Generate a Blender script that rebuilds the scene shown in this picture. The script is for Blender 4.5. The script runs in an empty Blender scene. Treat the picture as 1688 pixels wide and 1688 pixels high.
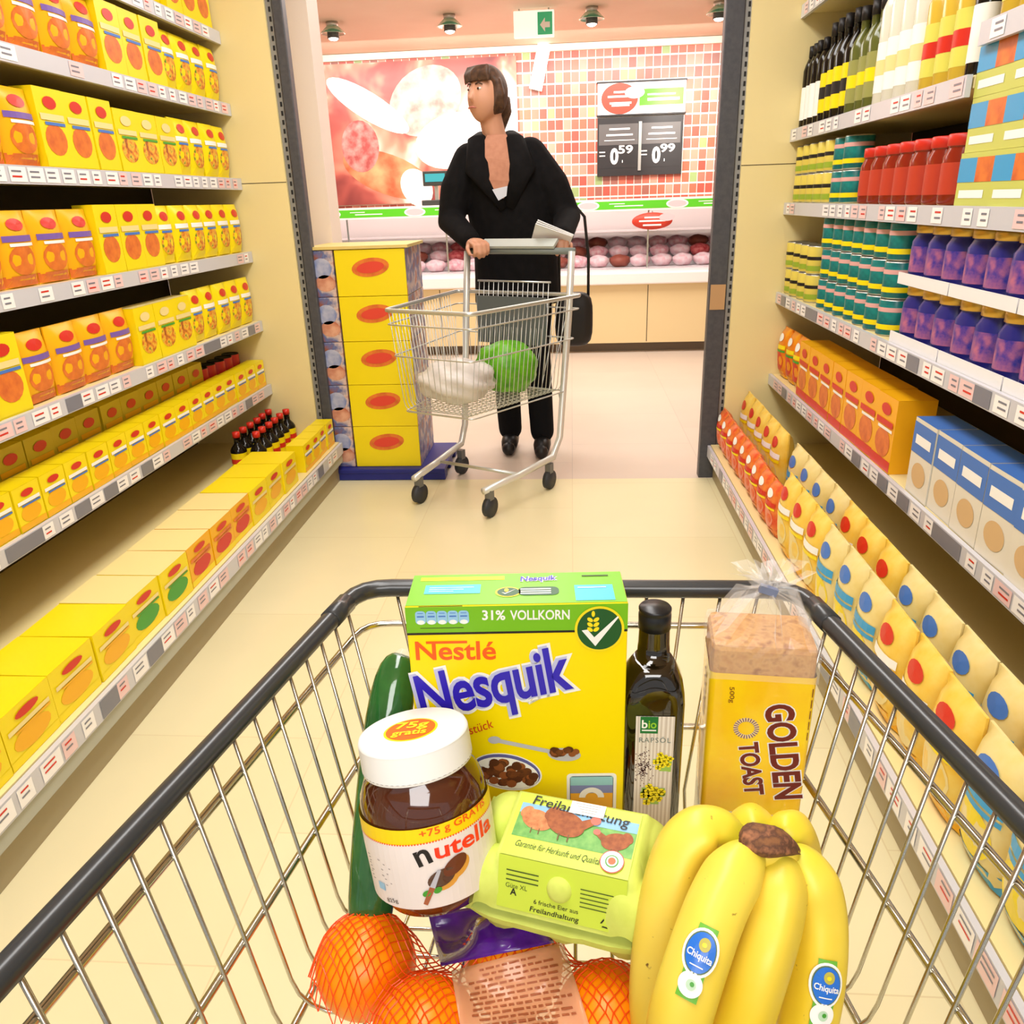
import bpy, math, random
from math import sin, cos, pi, radians, atan, sqrt
from mathutils import Vector, Matrix
from mathutils.geometry import tessellate_polygon
V = Vector
scene = bpy.context.scene
COL = scene.collection
random.seed(7)

# ---------------------------------------------------------------- camera
F, CAMH, PITCH, ROLL, YAW = 1290.0, 1.18, atan(513 / 1290.0), 0.034, radians(-4.7561396)
fw = V((sin(YAW) * cos(PITCH), cos(YAW) * cos(PITCH), -sin(PITCH)))
r0 = V((cos(YAW), -sin(YAW), 0)); u0 = r0.cross(fw)
RT = r0 * cos(ROLL) - u0 * sin(ROLL); UP = u0 * cos(ROLL) + r0 * sin(ROLL)
EYE = V((0, 0, CAMH))
cam = bpy.data.cameras.new('camera'); camo = bpy.data.objects.new('camera', cam); COL.objects.link(camo)
M = Matrix((RT, UP, -fw)).transposed().to_4x4(); M.translation = EYE
camo.matrix_world = M
cam.sensor_width = 36; cam.lens = 36 * F / 1688; cam.clip_start = 0.02; cam.clip_end = 100
scene.camera = camo
def ray(px, py): return fw + RT * ((px - 844) / F) + UP * ((844 - py) / F)
def D(px, py, z): return EYE + ray(px, py) * z            # measured pixel + measured depth -> place
def atY(px, py, y): d = ray(px, py); return EYE + d * (y / d.y)
def atZ(px, py, z): d = ray(px, py); return EYE + d * ((z - CAMH) / d.z)

# ---------------------------------------------------------------- world, lights, exposure
w = bpy.data.worlds.new('world'); scene.world = w; w.use_nodes = True
w.node_tree.nodes['Background'].inputs[0].default_value = (0.97, 0.98, 1.0, 1)
w.node_tree.nodes['Background'].inputs[1].default_value = 0.55
def area(name, loc, sx, sy, power, color, rot=(0, 0, 0)):
    l = bpy.data.lights.new(name, 'AREA'); l.shape = 'RECTANGLE'; l.size = sx; l.size_y = sy
    l.energy = power; l.color = color
    o = bpy.data.objects.new(name, l); o.location = loc; o.rotation_euler = rot; COL.objects.link(o); return o
area('aisle_ceiling_light', (-0.25, 1.7, 2.56), 0.5, 3.6, 62, (1, 0.985, 0.965))
area('camera_flash_fill', (0.0, -1.4, 2.5), 1.6, 1.6, 75, (1, 0.985, 0.97), (radians(35), 0, 0))  # soft lamp added above and behind the camera in place of its flash
area('hall_ceiling_light', (-0.5, 5.4, 2.5), 4.5, 1.5, 120, (1, 0.95, 0.89))
area('counter_wall_light', (-0.6, 8.1, 2.5), 4.5, 0.3, 90, (1, 0.95, 0.92), (radians(28), 0, 0))
for sx, sz in ((-1.05, 2.3), (1.0, 2.28)):
    l = bpy.data.lights.new('wall_spot', 'SPOT'); l.energy = 110; l.spot_size = radians(60); l.spot_blend = 0.8; l.color = (1, 0.93, 0.86)
    o = bpy.data.objects.new('wall_spot', l); o.location = (sx, 7.75, sz); COL.objects.link(o)
    o.rotation_euler = (V((sx + (0.25 if sx < 0 else 0.3), 8.98, 1.75)) - o.location).to_track_quat('-Z', 'Y').to_euler()
vs = scene.view_settings
vs.view_transform = 'Standard'; vs.look = 'None'; vs.gamma = 1.0; vs.exposure = -0.02; vs.use_curve_mapping = False

# ---------------------------------------------------------------- materials
def lin(c):
    return tuple(((x / 255) / 12.92 if x <= 10 else ((x / 255 + 0.055) / 1.055) ** 2.4) for x in c)
MATS = {}
def mat(name, rgb=(200, 200, 200), rough=0.5, metal=0.0, noise=None, scale=20, bump=0, spec=0.5, trans=0, ior=1.45, emit=0, alpha=1, coat=0, sss=0):
    """principled material; noise = second colour mixed in by a noise texture"""
    if name in MATS: return MATS[name]
    m = bpy.data.materials.new(name); m.use_nodes = True; nt = m.node_tree; b = nt.nodes['Principled BSDF']
    c = lin(rgb) + (1,)
    b.inputs['Base Color'].default_value = c; b.inputs['Roughness'].default_value = rough; b.inputs['Metallic'].default_value = metal
    b.inputs['Specular IOR Level'].default_value = spec; b.inputs['IOR'].default_value = ior
    b.inputs['Transmission Weight'].default_value = trans; b.inputs['Alpha'].default_value = alpha; b.inputs['Coat Weight'].default_value = coat
    if sss: b.inputs['Subsurface Weight'].default_value = sss; b.inputs['Subsurface Radius'].default_value = (0.01, 0.005, 0.002)
    if emit:
        b.inputs['Emission Color'].default_value = c; b.inputs['Emission Strength'].default_value = emit
    if noise or bump:
        tc = nt.nodes.new('ShaderNodeTexCoord'); n = nt.nodes.new('ShaderNodeTexNoise'); n.inputs['Scale'].default_value = scale; n.inputs['Detail'].default_value = 4
        nt.links.new(tc.outputs['Object'], n.inputs['Vector'])
        if noise:
            cols = noise if isinstance(noise, list) else [noise]
            r = nt.nodes.new('ShaderNodeValToRGB'); r.color_ramp.elements[0].position = 0.35; r.color_ramp.elements[1].position = 0.68
            r.color_ramp.elements[0].color = c; r.color_ramp.elements[1].color = lin(cols[-1]) + (1,)
            for k, cc in enumerate(cols[:-1]):
                e = r.color_ramp.elements.new(0.35 + 0.33 * (k + 1) / len(cols)); e.color = lin(cc) + (1,)
            nt.links.new(n.outputs['Fac'], r.inputs['Fac']); nt.links.new(r.outputs['Color'], b.inputs['Base Color'])
        if bump:
            bp = nt.nodes.new('ShaderNodeBump'); bp.inputs['Strength'].default_value = bump; bp.inputs['Distance'].default_value = 0.002
            nt.links.new(n.outputs['Fac'], bp.inputs['Height']); nt.links.new(bp.outputs['Normal'], b.inputs['Normal'])
    MATS[name] = m; return m
YEL = mat('pack_yellow', (246, 222, 14), 0.35)
AMB = mat('pack_amber', (245, 180, 15), 0.35)
CRM = mat('pack_cream', (240, 220, 150), 0.4)
ORG = mat('pack_orange', (232, 128, 48), 0.35, noise=(205, 95, 40), scale=30)
RED = mat('pack_red', (212, 45, 30), 0.35)
DISH = mat('dish_picture', (150, 80, 35), 0.4, noise=[(225, 130, 40), (240, 190, 60), (90, 130, 40)], scale=45)
WHT = mat('print_white', (248, 248, 244), 0.45)
BLK = mat('print_black', (28, 24, 24), 0.45)
BLU = mat('print_blue', (70, 120, 200), 0.4)
PUR = mat('print_purple', (120, 90, 170), 0.4)
GRN = mat('print_green', (70, 160, 50), 0.4)
TEAL = mat('can_teal', (20, 140, 135), 0.3, noise=(10, 90, 95), scale=25)
NAVY = mat('jar_navy', (35, 35, 120), 0.3)
SKY = mat('pack_skyblue', (60, 160, 215), 0.35)
GOLD = mat('lid_gold', (215, 175, 80), 0.3, metal=0.7)
STEEL = mat('can_steel', (200, 200, 195), 0.3, metal=0.9)
DARK = mat('bottle_dark', (22, 18, 14), 0.12)
OLIVE = mat('bottle_olive', (95, 100, 45), 0.15)
RAIL = mat('rail_grey', (205, 205, 212), 0.3, spec=0.6)
RAILD = mat('rail_dark', (125, 126, 138), 0.3)
TAGW = mat('price_tag_white', (250, 248, 248), 0.35)
TAGP = mat('price_tag_pink', (240, 205, 205), 0.35)
CREAM = mat('shelf_cream', (238, 220, 160), 0.45)
GONB = mat('shelf_brown', (72, 58, 38), 0.6)
POST = mat('post_grey', (78, 78, 82), 0.45, noise=(68, 68, 74), scale=60)
SLOT = mat('slot_black', (22, 22, 24), 0.6)
CHROME = mat('chrome_wire', (205, 202, 190), 0.22, metal=1.0)
RIMB = mat('rim_plastic', (52, 54, 56), 0.28, coat=0.2)

# ---------------------------------------------------------------- mesh helper
_txt = {}
def glyphs(s, bold, shear, space):
    k = (s, bold, shear, space)
    if k not in _txt:
        cu = bpy.data.curves.new('t', 'FONT'); cu.body = s; cu.size = 1; cu.offset = bold; cu.shear = shear; cu.space_character = space
        cu.fill_mode = 'FRONT'; cu.resolution_u = 4
        o = bpy.data.objects.new('t', cu); COL.objects.link(o)
        dg = bpy.context.evaluated_depsgraph_get(); me = o.evaluated_get(dg).to_mesh()
        vs_ = [(v.co.x, v.co.y) for v in me.vertices]; fs = [tuple(p.vertices) for p in me.polygons]
        # make every face look towards +z
        out = []
        for f in fs:
            a, b, c = [vs_[i] for i in f[:3]]
            out.append(f if (b[0] - a[0]) * (c[1] - a[1]) - (b[1] - a[1]) * (c[0] - a[0]) > 0 else f[::-1])
        o.evaluated_get(dg).to_mesh_clear(); bpy.data.objects.remove(o); bpy.data.curves.remove(cu)
        _txt[k] = (vs_, out)
    return _txt[k]
class MB:
    def __init__(s): s.v = []; s.f = []; s.m = []; s.s = []; s.mats = []
    def mi(s, m):
        if m not in s.mats: s.mats.append(m)
        return s.mats.index(m)
    def add(s, vs_, fs, m, smooth=False):
        b = len(s.v); i = s.mi(m); s.v += [tuple(p) for p in vs_]
        for f in fs: s.f.append(tuple(x + b for x in f)); s.m.append(i); s.s.append(smooth)
    def box(s, c, d, m, R=None):
        c = V(c); h = [x / 2 for x in d]
        vs_ = [V((sx * h[0], sy * h[1], sz * h[2])) for sx in (-1, 1) for sy in (-1, 1) for sz in (-1, 1)]
        vs_ = [c + (R @ p if R else p) for p in vs_]
        s.add(vs_, [(0, 1, 3, 2), (4, 6, 7, 5), (0, 4, 5, 1), (2, 3, 7, 6), (0, 2, 6, 4), (1, 5, 7, 3)], m); return s
    def quad(s, a, b, c, d, m): s.add([a, b, c, d], [(0, 1, 2, 3)], m); return s
    def lathe(s, prof, mats_, seg=24, o=(0, 0, 0), rib=None):
        """prof = (radius, z); mats_ = one material or one per segment"""
        o = V(o); vs_ = []
        for r, z in prof:
            for k in range(seg):
                a = 2 * pi * k / seg; rr = max(r, 1e-5)
                if rib and rib[0] <= z <= rib[1] and k % 2: rr *= rib[2]
                vs_.append(o + V((rr * cos(a), rr * sin(a), z)))
        for i in range(len(prof) - 1):
            m = mats_[i] if isinstance(mats_, (list, tuple)) else mats_
            b = len(s.v); mi = s.mi(m)
            fs = [(i * seg + k, i * seg + (k + 1) % seg, (i + 1) * seg + (k + 1) % seg, (i + 1) * seg + k) for k in range(seg)]
            used = vs_ if i == 0 else []
            base = b if i == 0 else s._lb
            if i == 0: s._lb = b; s.v += [tuple(p) for p in vs_]
            for f in fs: s.f.append(tuple(x + base for x in f)); s.m.append(mi); s.s.append(True)
        return s
    def tube(s, path, r, m, seg=8, closed=False, flat=1.0, sides=None):
        P = [V(p) for p in path]; n = len(P); R = r if isinstance(r, (list, tuple)) else [r] * n
        T = []
        for i in range(n):
            a = P[(i - 1) % n] if (closed or i) else P[0]; b = P[(i + 1) % n] if (closed or i < n - 1) else P[-1]
            T.append((b - a).normalized())
        ref = V((0, 0, 1)) if abs(T[0].z) < 0.9 else V((1, 0, 0))
        N = (ref - T[0] * ref.dot(T[0])).normalized(); vs_ = []
        for i in range(n):
            N = (N - T[i] * N.dot(T[i])).normalized(); B = T[i].cross(N)
            for k in range(seg):
                a = 2 * pi * k / seg; q = 1.0
                if sides: q = 1 - sides * (1 - cos(5 * a)) / 2
                vs_.append(P[i] + (N * cos(a) * flat + B * sin(a)) * R[i] * q)
        fs = []
        for i in range(n if closed else n - 1):
            j = (i + 1) % n
            fs += [(i * seg + k, i * seg + (k + 1) % seg, j * seg + (k + 1) % seg, j * seg + k) for k in range(seg)]
        if not closed: fs += [tuple(range(seg))[::-1], tuple((n - 1) * seg + k for k in range(seg))]
        s.add(vs_, fs, m, True); return s
    def ball(s, c, r, m, seg=20, rings=12, R=None, fn=None):
        c = V(c); r = r if isinstance(r, (tuple, list)) else (r, r, r); vs_ = []
        for i in range(rings + 1):
            t = pi * i / rings
            for k in range(seg):
                a = 2 * pi * k / seg; d = V((sin(t) * cos(a), sin(t) * sin(a), cos(t)))
                q = fn(d) if fn else 1.0
                p = V((d.x * r[0] * q, d.y * r[1] * q, d.z * r[2] * q)); vs_.append(c + (R @ p if R else p))
        s.add(vs_, [(i * seg + k, (i + 1) * seg + k, (i + 1) * seg + (k + 1) % seg, i * seg + (k + 1) % seg) for i in range(rings) for k in range(seg)], m, True)
        return s
    def poly(s, pts, mp, m):
        tri = tessellate_polygon([[V((x, y, 0)) for x, y in pts]])
        out = []
        for t in tri:
            a, b, c = [pts[i] for i in t]
            out.append(tuple(t) if (b[0] - a[0]) * (c[1] - a[1]) - (b[1] - a[1]) * (c[0] - a[0]) > 0 else tuple(t)[::-1])
        s.add([mp(x, y) for x, y in pts], out, m); return s
    def rect(s, x0, y0, x1, y1, mp, m, nx=1, rad=0):
        if rad:
            pts = []
            for cx, cy, a0 in ((x1 - rad, y1 - rad, 0), (x0 + rad, y1 - rad, 90), (x0 + rad, y0 + rad, 180), (x1 - rad, y0 + rad, 270)):
                pts += [(cx + rad * cos(radians(a0 + k * 22.5)), cy + rad * sin(radians(a0 + k * 22.5))) for k in range(5)]
            return s.poly(pts, mp, m)
        for i in range(nx):
            a = x0 + (x1 - x0) * i / nx; b = x0 + (x1 - x0) * (i + 1) / nx
            s.quad(mp(a, y0), mp(b, y0), mp(b, y1), mp(a, y1), m)
        return s
    def disc(s, cx, cy, rx, ry, mp, m, seg=28, rot=0):
        c, n = cos(rot), sin(rot); vs_ = [mp(cx, cy)]
        for k in range(seg):
            a = 2 * pi * k / seg; x, y = rx * cos(a), ry * sin(a); vs_.append(mp(cx + x * c - y * n, cy + x * n + y * c))
        s.add(vs_, [(0, k + 1, (k + 1) % seg + 1) for k in range(seg)], m); return s
    def text(s, t, x, y, size, mp, m, bold=0.0, shear=0.0, width=None, align='L', rot=0, space=1.0):
        vs_, fs = glyphs(t, bold, shear, space)
        x0 = min(p[0] for p in vs_); x1 = max(p[0] for p in vs_)
        sx = size if width is None else width / (x1 - x0)
        off = {'L': 0, 'C': -(x1 - x0) * sx / 2, 'R': -(x1 - x0) * sx}[align]
        c, n = cos(rot), sin(rot); out = []
        for px, py in vs_:
            a, b = (px - x0) * sx + off, py * size; out.append(mp(x + a * c - b * n, y + a * n + b * c))
        s.add(out, fs, m); return s
    def build(s, name, parent=None, loc=(0, 0, 0), bevel=0, sub=0, weld=False):
        me = bpy.data.meshes.new(name); me.from_pydata(s.v, [], s.f)
        for m in s.mats: me.materials.append(m)
        me.polygons.foreach_set('material_index', s.m); me.polygons.foreach_set('use_smooth', s.s); me.update()
        o = bpy.data.objects.new(name, me); o.location = loc; COL.objects.link(o)
        if parent: o.parent = parent
        if bevel:
            b = o.modifiers.new('b', 'BEVEL'); b.width = bevel; b.segments = 2; b.limit_method = 'ANGLE'; b.angle_limit = radians(50)
        if sub:
            b = o.modifiers.new('s', 'SUBSURF'); b.levels = sub; b.render_levels = sub
        return o
def lift(mp, e): return lambda x, y: mp(x, y, e)
def tag(o, label, cat, group=None, kind=None):
    o['label'] = label; o['category'] = cat
    if group: o['group'] = group
    if kind: o['kind'] = kind
    return o
def thing(name, label, cat, loc=(0, 0, 0), rot=None, group=None):
    o = bpy.data.objects.new(name, None); COL.objects.link(o); o.empty_display_size = 0.05
    if rot is None: o.location = loc
    else:
        m = rot.to_4x4(); m.translation = V(loc); o.matrix_world = m
    return tag(o, label, cat, group)
def struct(mb, name, label, cat, **k):
    o = mb.build(name, **k); tag(o, label, cat); o['kind'] = 'structure'; return o
def dup(o, loc, rz=0, label=None, group=None, par=None):
    c = o.copy(); COL.objects.link(c)
    if par is None:
        c.location = loc; c.rotation_euler = (0, 0, rz)
    else: c.parent = par
    if label: c['label'] = label
    if group: c['group'] = group
    for ch in o.children: dup(ch, None, par=c)
    return c
XYP = lambda x, y, e=0: V((x, y, e))

# ================================================================ ROOM SHELL
def floor_mat(name, c1, c2, joint, w_, l_):
    m = bpy.data.materials.new(name); m.use_nodes = True; nt = m.node_tree; b = nt.nodes['Principled BSDF']
    tc = nt.nodes.new('ShaderNodeTexCoord'); br = nt.nodes.new('ShaderNodeTexBrick')
    br.inputs['Scale'].default_value = 1; br.inputs['Brick Width'].default_value = l_; br.inputs['Row Height'].default_value = w_
    br.inputs['Mortar Size'].default_value = 0.0016; br.offset = 0.5
    br.inputs['Color1'].default_value = lin(c1) + (1,); br.inputs['Color2'].default_value = lin(c2) + (1,); br.inputs['Mortar'].default_value = lin(joint) + (1,)
    mp = nt.nodes.new('ShaderNodeMapping'); mp.inputs['Rotation'].default_value = (0, 0, pi / 2)
    nt.links.new(tc.outputs['Object'], mp.inputs['Vector']); nt.links.new(mp.outputs['Vector'], br.inputs['Vector'])
    n = nt.nodes.new('ShaderNodeTexNoise'); n.inputs['Scale'].default_value = 3
    mx = nt.nodes.new('ShaderNodeMixRGB'); mx.blend_type = 'MULTIPLY'; mx.inputs['Fac'].default_value = 0.12
    nt.links.new(tc.outputs['Object'], n.inputs['Vector']); nt.links.new(br.outputs['Color'], mx.inputs[1]); nt.links.new(n.outputs['Fac'], mx.inputs[2])
    nt.links.new(mx.outputs['Color'], b.inputs['Base Color'])
    b.inputs['Roughness'].default_value = 0.32
    return m
YE = 3.36                                                   # aisle end
fa = floor_mat('aisle_floor', (238, 227, 184), (235, 223, 178), (226, 210, 164), 0.6, 0.6)
fh = floor_mat('hall_floor', (222, 205, 188), (218, 200, 184), (200, 184, 170), 0.6, 0.6)
struct(MB().quad((-4.5, -2.6, 0), (4.5, -2.6, 0), (4.5, YE, 0), (-4.5, YE, 0), fa).box((0, 0.38, -0.06), (9, 5.96, 0.1), fa), 'floor', 'cream tiled floor running down the shopping aisle', 'floor')
struct(MB().quad((-4.5, YE, 0), (4.5, YE, 0), (4.5, 9.2, 0), (-4.5, 9.2, 0), fh).box((0, 6.28, -0.06), (9, 5.84, 0.1), fh), 'floor_hall', 'pinkish grey tiled floor of the open hall beyond the aisle', 'floor')
ceilm = mat('ceiling_paint', (232, 205, 180), 0.7, noise=(226, 196, 170), scale=1.5)
struct(MB().box((0, 3.3, 2.66), (9, 11.8, 0.08), ceilm), 'ceiling', 'low beige panelled ceiling over the hall', 'ceiling')

def wall_mat():
    """small upright tiles in reds, pinks, browns and a few greens with white joints"""
    m = bpy.data.materials.new('wall_mosaic'); m.use_nodes = True; nt = m.node_tree; b = nt.nodes['Principled BSDF']
    tc = nt.nodes.new('ShaderNodeTexCoord'); sep = nt.nodes.new('ShaderNodeSeparateXYZ'); nt.links.new(tc.outputs['Object'], sep.inputs[0])
    def cell(out, size):
        d = nt.nodes.new('ShaderNodeMath'); d.operation = 'DIVIDE'; d.inputs[1].default_value = size; nt.links.new(out, d.inputs[0])
        fl = nt.nodes.new('ShaderNodeMath'); fl.operation = 'FLOOR'; nt.links.new(d.outputs[0], fl.inputs[0])
        fr = nt.nodes.new('ShaderNodeMath'); fr.operation = 'FRACT'; nt.links.new(d.outputs[0], fr.inputs[0])
        return fl.outputs[0], fr.outputs[0]
    cx, fx = cell(sep.outputs[0], 0.082); cz, fz = cell(sep.outputs[2], 0.108)
    cb = nt.nodes.new('ShaderNodeCombineXYZ'); nt.links.new(cx, cb.inputs[0]); nt.links.new(cz, cb.inputs[1])
    wn = nt.nodes.new('ShaderNodeTexWhiteNoise'); nt.links.new(cb.outputs[0], wn.inputs['Vector'])
    r = nt.nodes.new('ShaderNodeValToRGB'); r.color_ramp.interpolation = 'CONSTANT'
    cols = [(0, (205, 105, 80)), (0.2, (206, 116, 96)), (0.42, (184, 86, 70)), (0.6, (222, 146, 124)), (0.74, (160, 100, 85)), (0.84, (204, 106, 86)), (0.95, (150, 172, 110))]
    r.color_ramp.elements[0].color = lin(cols[0][1]) + (1,)
    r.color_ramp.elements[1].position = cols[1][0]; r.color_ramp.elements[1].color = lin(cols[1][1]) + (1,)
    for p, c in cols[2:]:
        e = r.color_ramp.elements.new(p); e.color = lin(c) + (1,)
    nt.links.new(wn.outputs['Value'], r.inputs['Fac'])
    def edge(fr, e):
        a = nt.nodes.new('ShaderNodeMath'); a.operation = 'SUBTRACT'; a.inputs[1].default_value = 0.5; nt.links.new(fr, a.inputs[0])
        ab = nt.nodes.new('ShaderNodeMath'); ab.operation = 'ABSOLUTE'; nt.links.new(a.outputs[0], ab.inputs[0])
        g = nt.nodes.new('ShaderNodeMath'); g.operation = 'GREATER_THAN'; g.inputs[1].default_value = 0.5 - e; nt.links.new(ab.outputs[0], g.inputs[0]); return g.outputs[0]
    mxx = nt.nodes.new('ShaderNodeMath'); mxx.operation = 'MAXIMUM'; nt.links.new(edge(fx, 0.035), mxx.inputs[0]); nt.links.new(edge(fz, 0.07), mxx.inputs[1])
    mix = nt.nodes.new('ShaderNodeMixRGB'); nt.links.new(mxx.outputs[0], mix.inputs['Fac']); nt.links.new(r.outputs['Color'], mix.inputs[1]); mix.inputs[2].default_value = lin((250, 238, 222)) + (1,)
    nt.links.new(mix.outputs['Color'], b.inputs['Base Color']); b.inputs['Roughness'].default_value = 0.35
    return m
struct(MB().box((0, 9.06, 1.3), (9, 0.1, 2.62), wall_mat()), 'wall_back', 'back wall of small red and pink mosaic tiles behind the meat counter', 'wall')
struct(MB().box((0, 8.99, 2.585), (9, 0.05, 0.06), mat('trim_cream', (250, 238, 215), 0.5)), 'trim_1', 'cream cornice strip along the top of the tiled wall', 'trim')
sidem = mat('side_wall', (225, 210, 190), 0.6)
struct(MB().box((-4.55, 3.3, 1.3), (0.1, 11.8, 2.6), sidem), 'wall_left', 'plain beige side wall far behind the left rack', 'wall')
struct(MB().box((4.55, 3.3, 1.3), (0.1, 11.8, 2.6), sidem), 'wall_right', 'plain beige side wall far behind the right rack', 'wall')

# ================================================================ GONDOLAS
def rail(mb, xf, y0, y1, z, sgn, h=0.042, step=0.07, dark=False, seed=0):
    """ticket rail: sloped strip with inserted tags; sgn=+1 front looks to +x"""
    rnd = random.Random(seed)
    mb.box((xf - sgn * 0.006, (y0 + y1) / 2, z - h / 2), (0.012, y1 - y0, h), RAIL)
    y = y0 + 0.01; xs = xf + sgn * 0.0012
    while y + step < y1:
        if rnd.random() < 0.8:
            m = TAGW if rnd.random() < 0.6 else TAGP
            wd = step * rnd.choice((0.62, 0.8, 0.9))
            q = [(xs, y, z - h + 0.005), (xs, y + wd, z - h + 0.005), (xs, y + wd, z - 0.004), (xs, y, z - 0.004)]
            if sgn < 0: q = q[::-1]
            mb.quad(*q, m)
            xs2 = xs + sgn * 0.0006
            for k in range(2):
                zz = z - 0.012 - k * 0.012
                q = [(xs2, y + 0.008, zz - 0.004), (xs2, y + wd * 0.7, zz - 0.004), (xs2, y + wd * 0.7, zz), (xs2, y + 0.008, zz)]
                if sgn < 0: q = q[::-1]
                mb.quad(*q, RAILD if rnd.random() < 0.7 else RED)
        elif dark and rnd.random() < 0.7:
            q = [(xs, y, z - h + 0.003), (xs, y + step, z - h + 0.003), (xs, y + step, z - 0.003), (xs, y, z - 0.003)]
            if sgn < 0: q = q[::-1]
            mb.quad(*q, RAILD)
        y += step
Y0 = 0.25
def gondola(label, sgn, xbase, xshelf, xback, shelves, y0, y1, zbase, endpanel, top=2.1):
    g = thing('shelf_rack', label, 'shelf', (xback, (y0 + y1) / 2, 0)); ox, oy = xback, (y0 + y1) / 2
    L = lambda x: x - ox
    W = abs(xbase - xback); yc = 0; ly = y1 - y0
    cx = L((xbase + xback) / 2)
    MB().box((L(xback - sgn * 0.01), yc, top / 2), (0.02, ly, top), GONB).build('back_panel', g)
    mb = MB(); mb.box((cx - sgn * 0.012, yc, 0.045), (W - 0.024, ly, 0.09), mat('plinth_taupe', (166, 152, 118), 0.45)); mb.build('plinth', g)
    mb = MB(); mb.box((cx, yc, (0.092 + zbase - 0.05) / 2), (W, ly, zbase - 0.05 - 0.092), mat('base_grey', (176, 176, 160), 0.4))
    mb.box((cx - sgn * 0.004, yc, zbase - 0.03), (W - 0.008, ly, 0.06), CREAM); base = mb.build('base_shelf', g)
    mb = MB(); rail(mb, L(xbase) + sgn * 0.006, -ly / 2, ly / 2, zbase - 0.003, sgn, 0.05, seed=1, dark=True); mb.build('price_rail', base)
    for k, (z, a, b) in enumerate(shelves):
        ws = abs(xshelf - xback)
        mb = MB(); mb.box((L((xshelf + xback) / 2 - sgn * 0.008), (a + b) / 2 - oy, z - 0.013), (ws - 0.016, b - a, 0.026), CREAM)
        sh = mb.build('shelf', g, bevel=0.002)
        mb = MB(); rail(mb, L(xshelf), a - oy, b - oy, z + 0.001, sgn, 0.043, seed=k + 11, dark=k > 3); mb.build('price_rail', sh)
    if endpanel:
        x0, x1 = sorted((L(xback), L(endpanel)))
        mb = MB(); mb.box(((x0 + x1) / 2, ly / 2 + 0.012, top / 2), (x1 - x0, 0.02, top - 0.0), CREAM)
        mb.box(((x0 + x1) / 2, ly / 2 + 0.0018, 1.278), (x1 - x0, 0.0006, 0.003), GONB); mb.build('end_panel', g)
    return g
LX, LB = -1.335, -1.05
left_shelves = [(1.812, Y0, YE), (1.566, Y0, YE), (1.297, Y0, YE), (1.016, Y0, YE), (0.732, Y0, YE), (0.455, Y0, YE)]
gl = gondola('long rack on the left side of the aisle filled with yellow packets', 1, LB, LX, -1.72, left_shelves, Y0, YE, 0.185, -1.15)
RX, RB = 0.83, 0.60
right_shelves = [(1.80, 2.0, YE), (1.395, 1.93, YE), (1.485, Y0, 1.905), (1.138, Y0, YE), (0.80, Y0, YE), (0.465, Y0, YE)]
gr = gondola('long rack on the right side of the aisle with bottles, tins and pasta', -1, RB, RX, 1.28, right_shelves, Y0, YE, 0.155, 0.655)
def upright(x0, x1, rack, y, label, slotx):
    wd = abs(x1 - x0); t = MB().box((0, 0, 1.05), (wd, 0.05, 2.1), POST).build('post', rack, bevel=0.004)
    t.location = V(((x0 + x1) / 2, y, 0)) - rack.location; t['label'] = label
    mb = MB(); lx = slotx - (x0 + x1) / 2
    mb.box((lx, -0.0, 1.05), (0.022, 0.03, 2.1), mat('slot_strip', (150, 150, 148), 0.4, metal=0.4))
    for k in range(62): mb.box((lx + 0.003, -0.0155, 0.12 + k * 0.032), (0.008, 0.002, 0.017), SLOT)
    mb.build('slotted_strip', t)
    return t
upright(-1.122, -1.082, gl, YE + 0.03, 'slim dark slotted post', -1.138)
ur = upright(0.562, 0.632, gr, YE + 0.03, 'broad dark grey post', 0.645)
MB().box((0.0, -0.0275, 0.785), (0.06, 0.003, 0.10), mat('post_sticker', (190, 150, 105), 0.5)).build('sticker', ur)['label'] = 'small tan sticker on the post'
struct(MB().box((-1.165, 3.83, 1.3), (0.13, 0.16, 2.6), mat('column_light', (228, 215, 205), 0.5)), 'trim_2', 'pale beige pillar behind the left rack end', 'pillar')

# ================================================================ SHELF GOODS
def bulge(w_, h_, d_):
    def f(x, z):
        a = max(0.0, 1 - (2 * x / w_) ** 2); b = max(0.0, 1 - (2 * z / h_ - 1) ** 2)
        return 0.0025 + (d_ / 2 - 0.0025) * (a ** 0.45) * (b ** 0.5)
    return f
def pouch(w_, d_, h_, base, deco):
    """pillow bag, front to -y, standing on z=0"""
    mb = MB(); f = bulge(w_, h_, d_); nx, nz = 8, 10
    for sg in (-1, 1):
        vs_ = [(x := -w_ / 2 + w_ * i / nx, sg * f(x, h_ * j / nz), h_ * j / nz) for j in range(nz + 1) for i in range(nx + 1)]
        fs = []
        for j in range(nz):
            for i in range(nx):
                q = (j * (nx + 1) + i, j * (nx + 1) + i + 1, (j + 1) * (nx + 1) + i + 1, (j + 1) * (nx + 1) + i)
                fs.append(q if sg < 0 else q[::-1])
        mb.add(vs_, fs, base, True)
    n = (nx + 1)
    mb.quad((-w_ / 2, -.0025, 0), (-w_ / 2, .0025, 0), (-w_ / 2, .0025, h_), (-w_ / 2, -.0025, h_), base)
    mb.quad((w_ / 2, .0025, 0), (w_ / 2, -.0025, 0), (w_ / 2, -.0025, h_), (w_ / 2, .0025, h_), base)
    mb.quad((-w_ / 2, -.0025, h_), (-w_ / 2, .0025, h_), (w_ / 2, .0025, h_), (w_ / 2, -.0025, h_), base)
    deco(mb, lambda x, z, e=0.0012: V((x, -f(x, z) - e, z)), w_, h_)
    return mb
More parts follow.
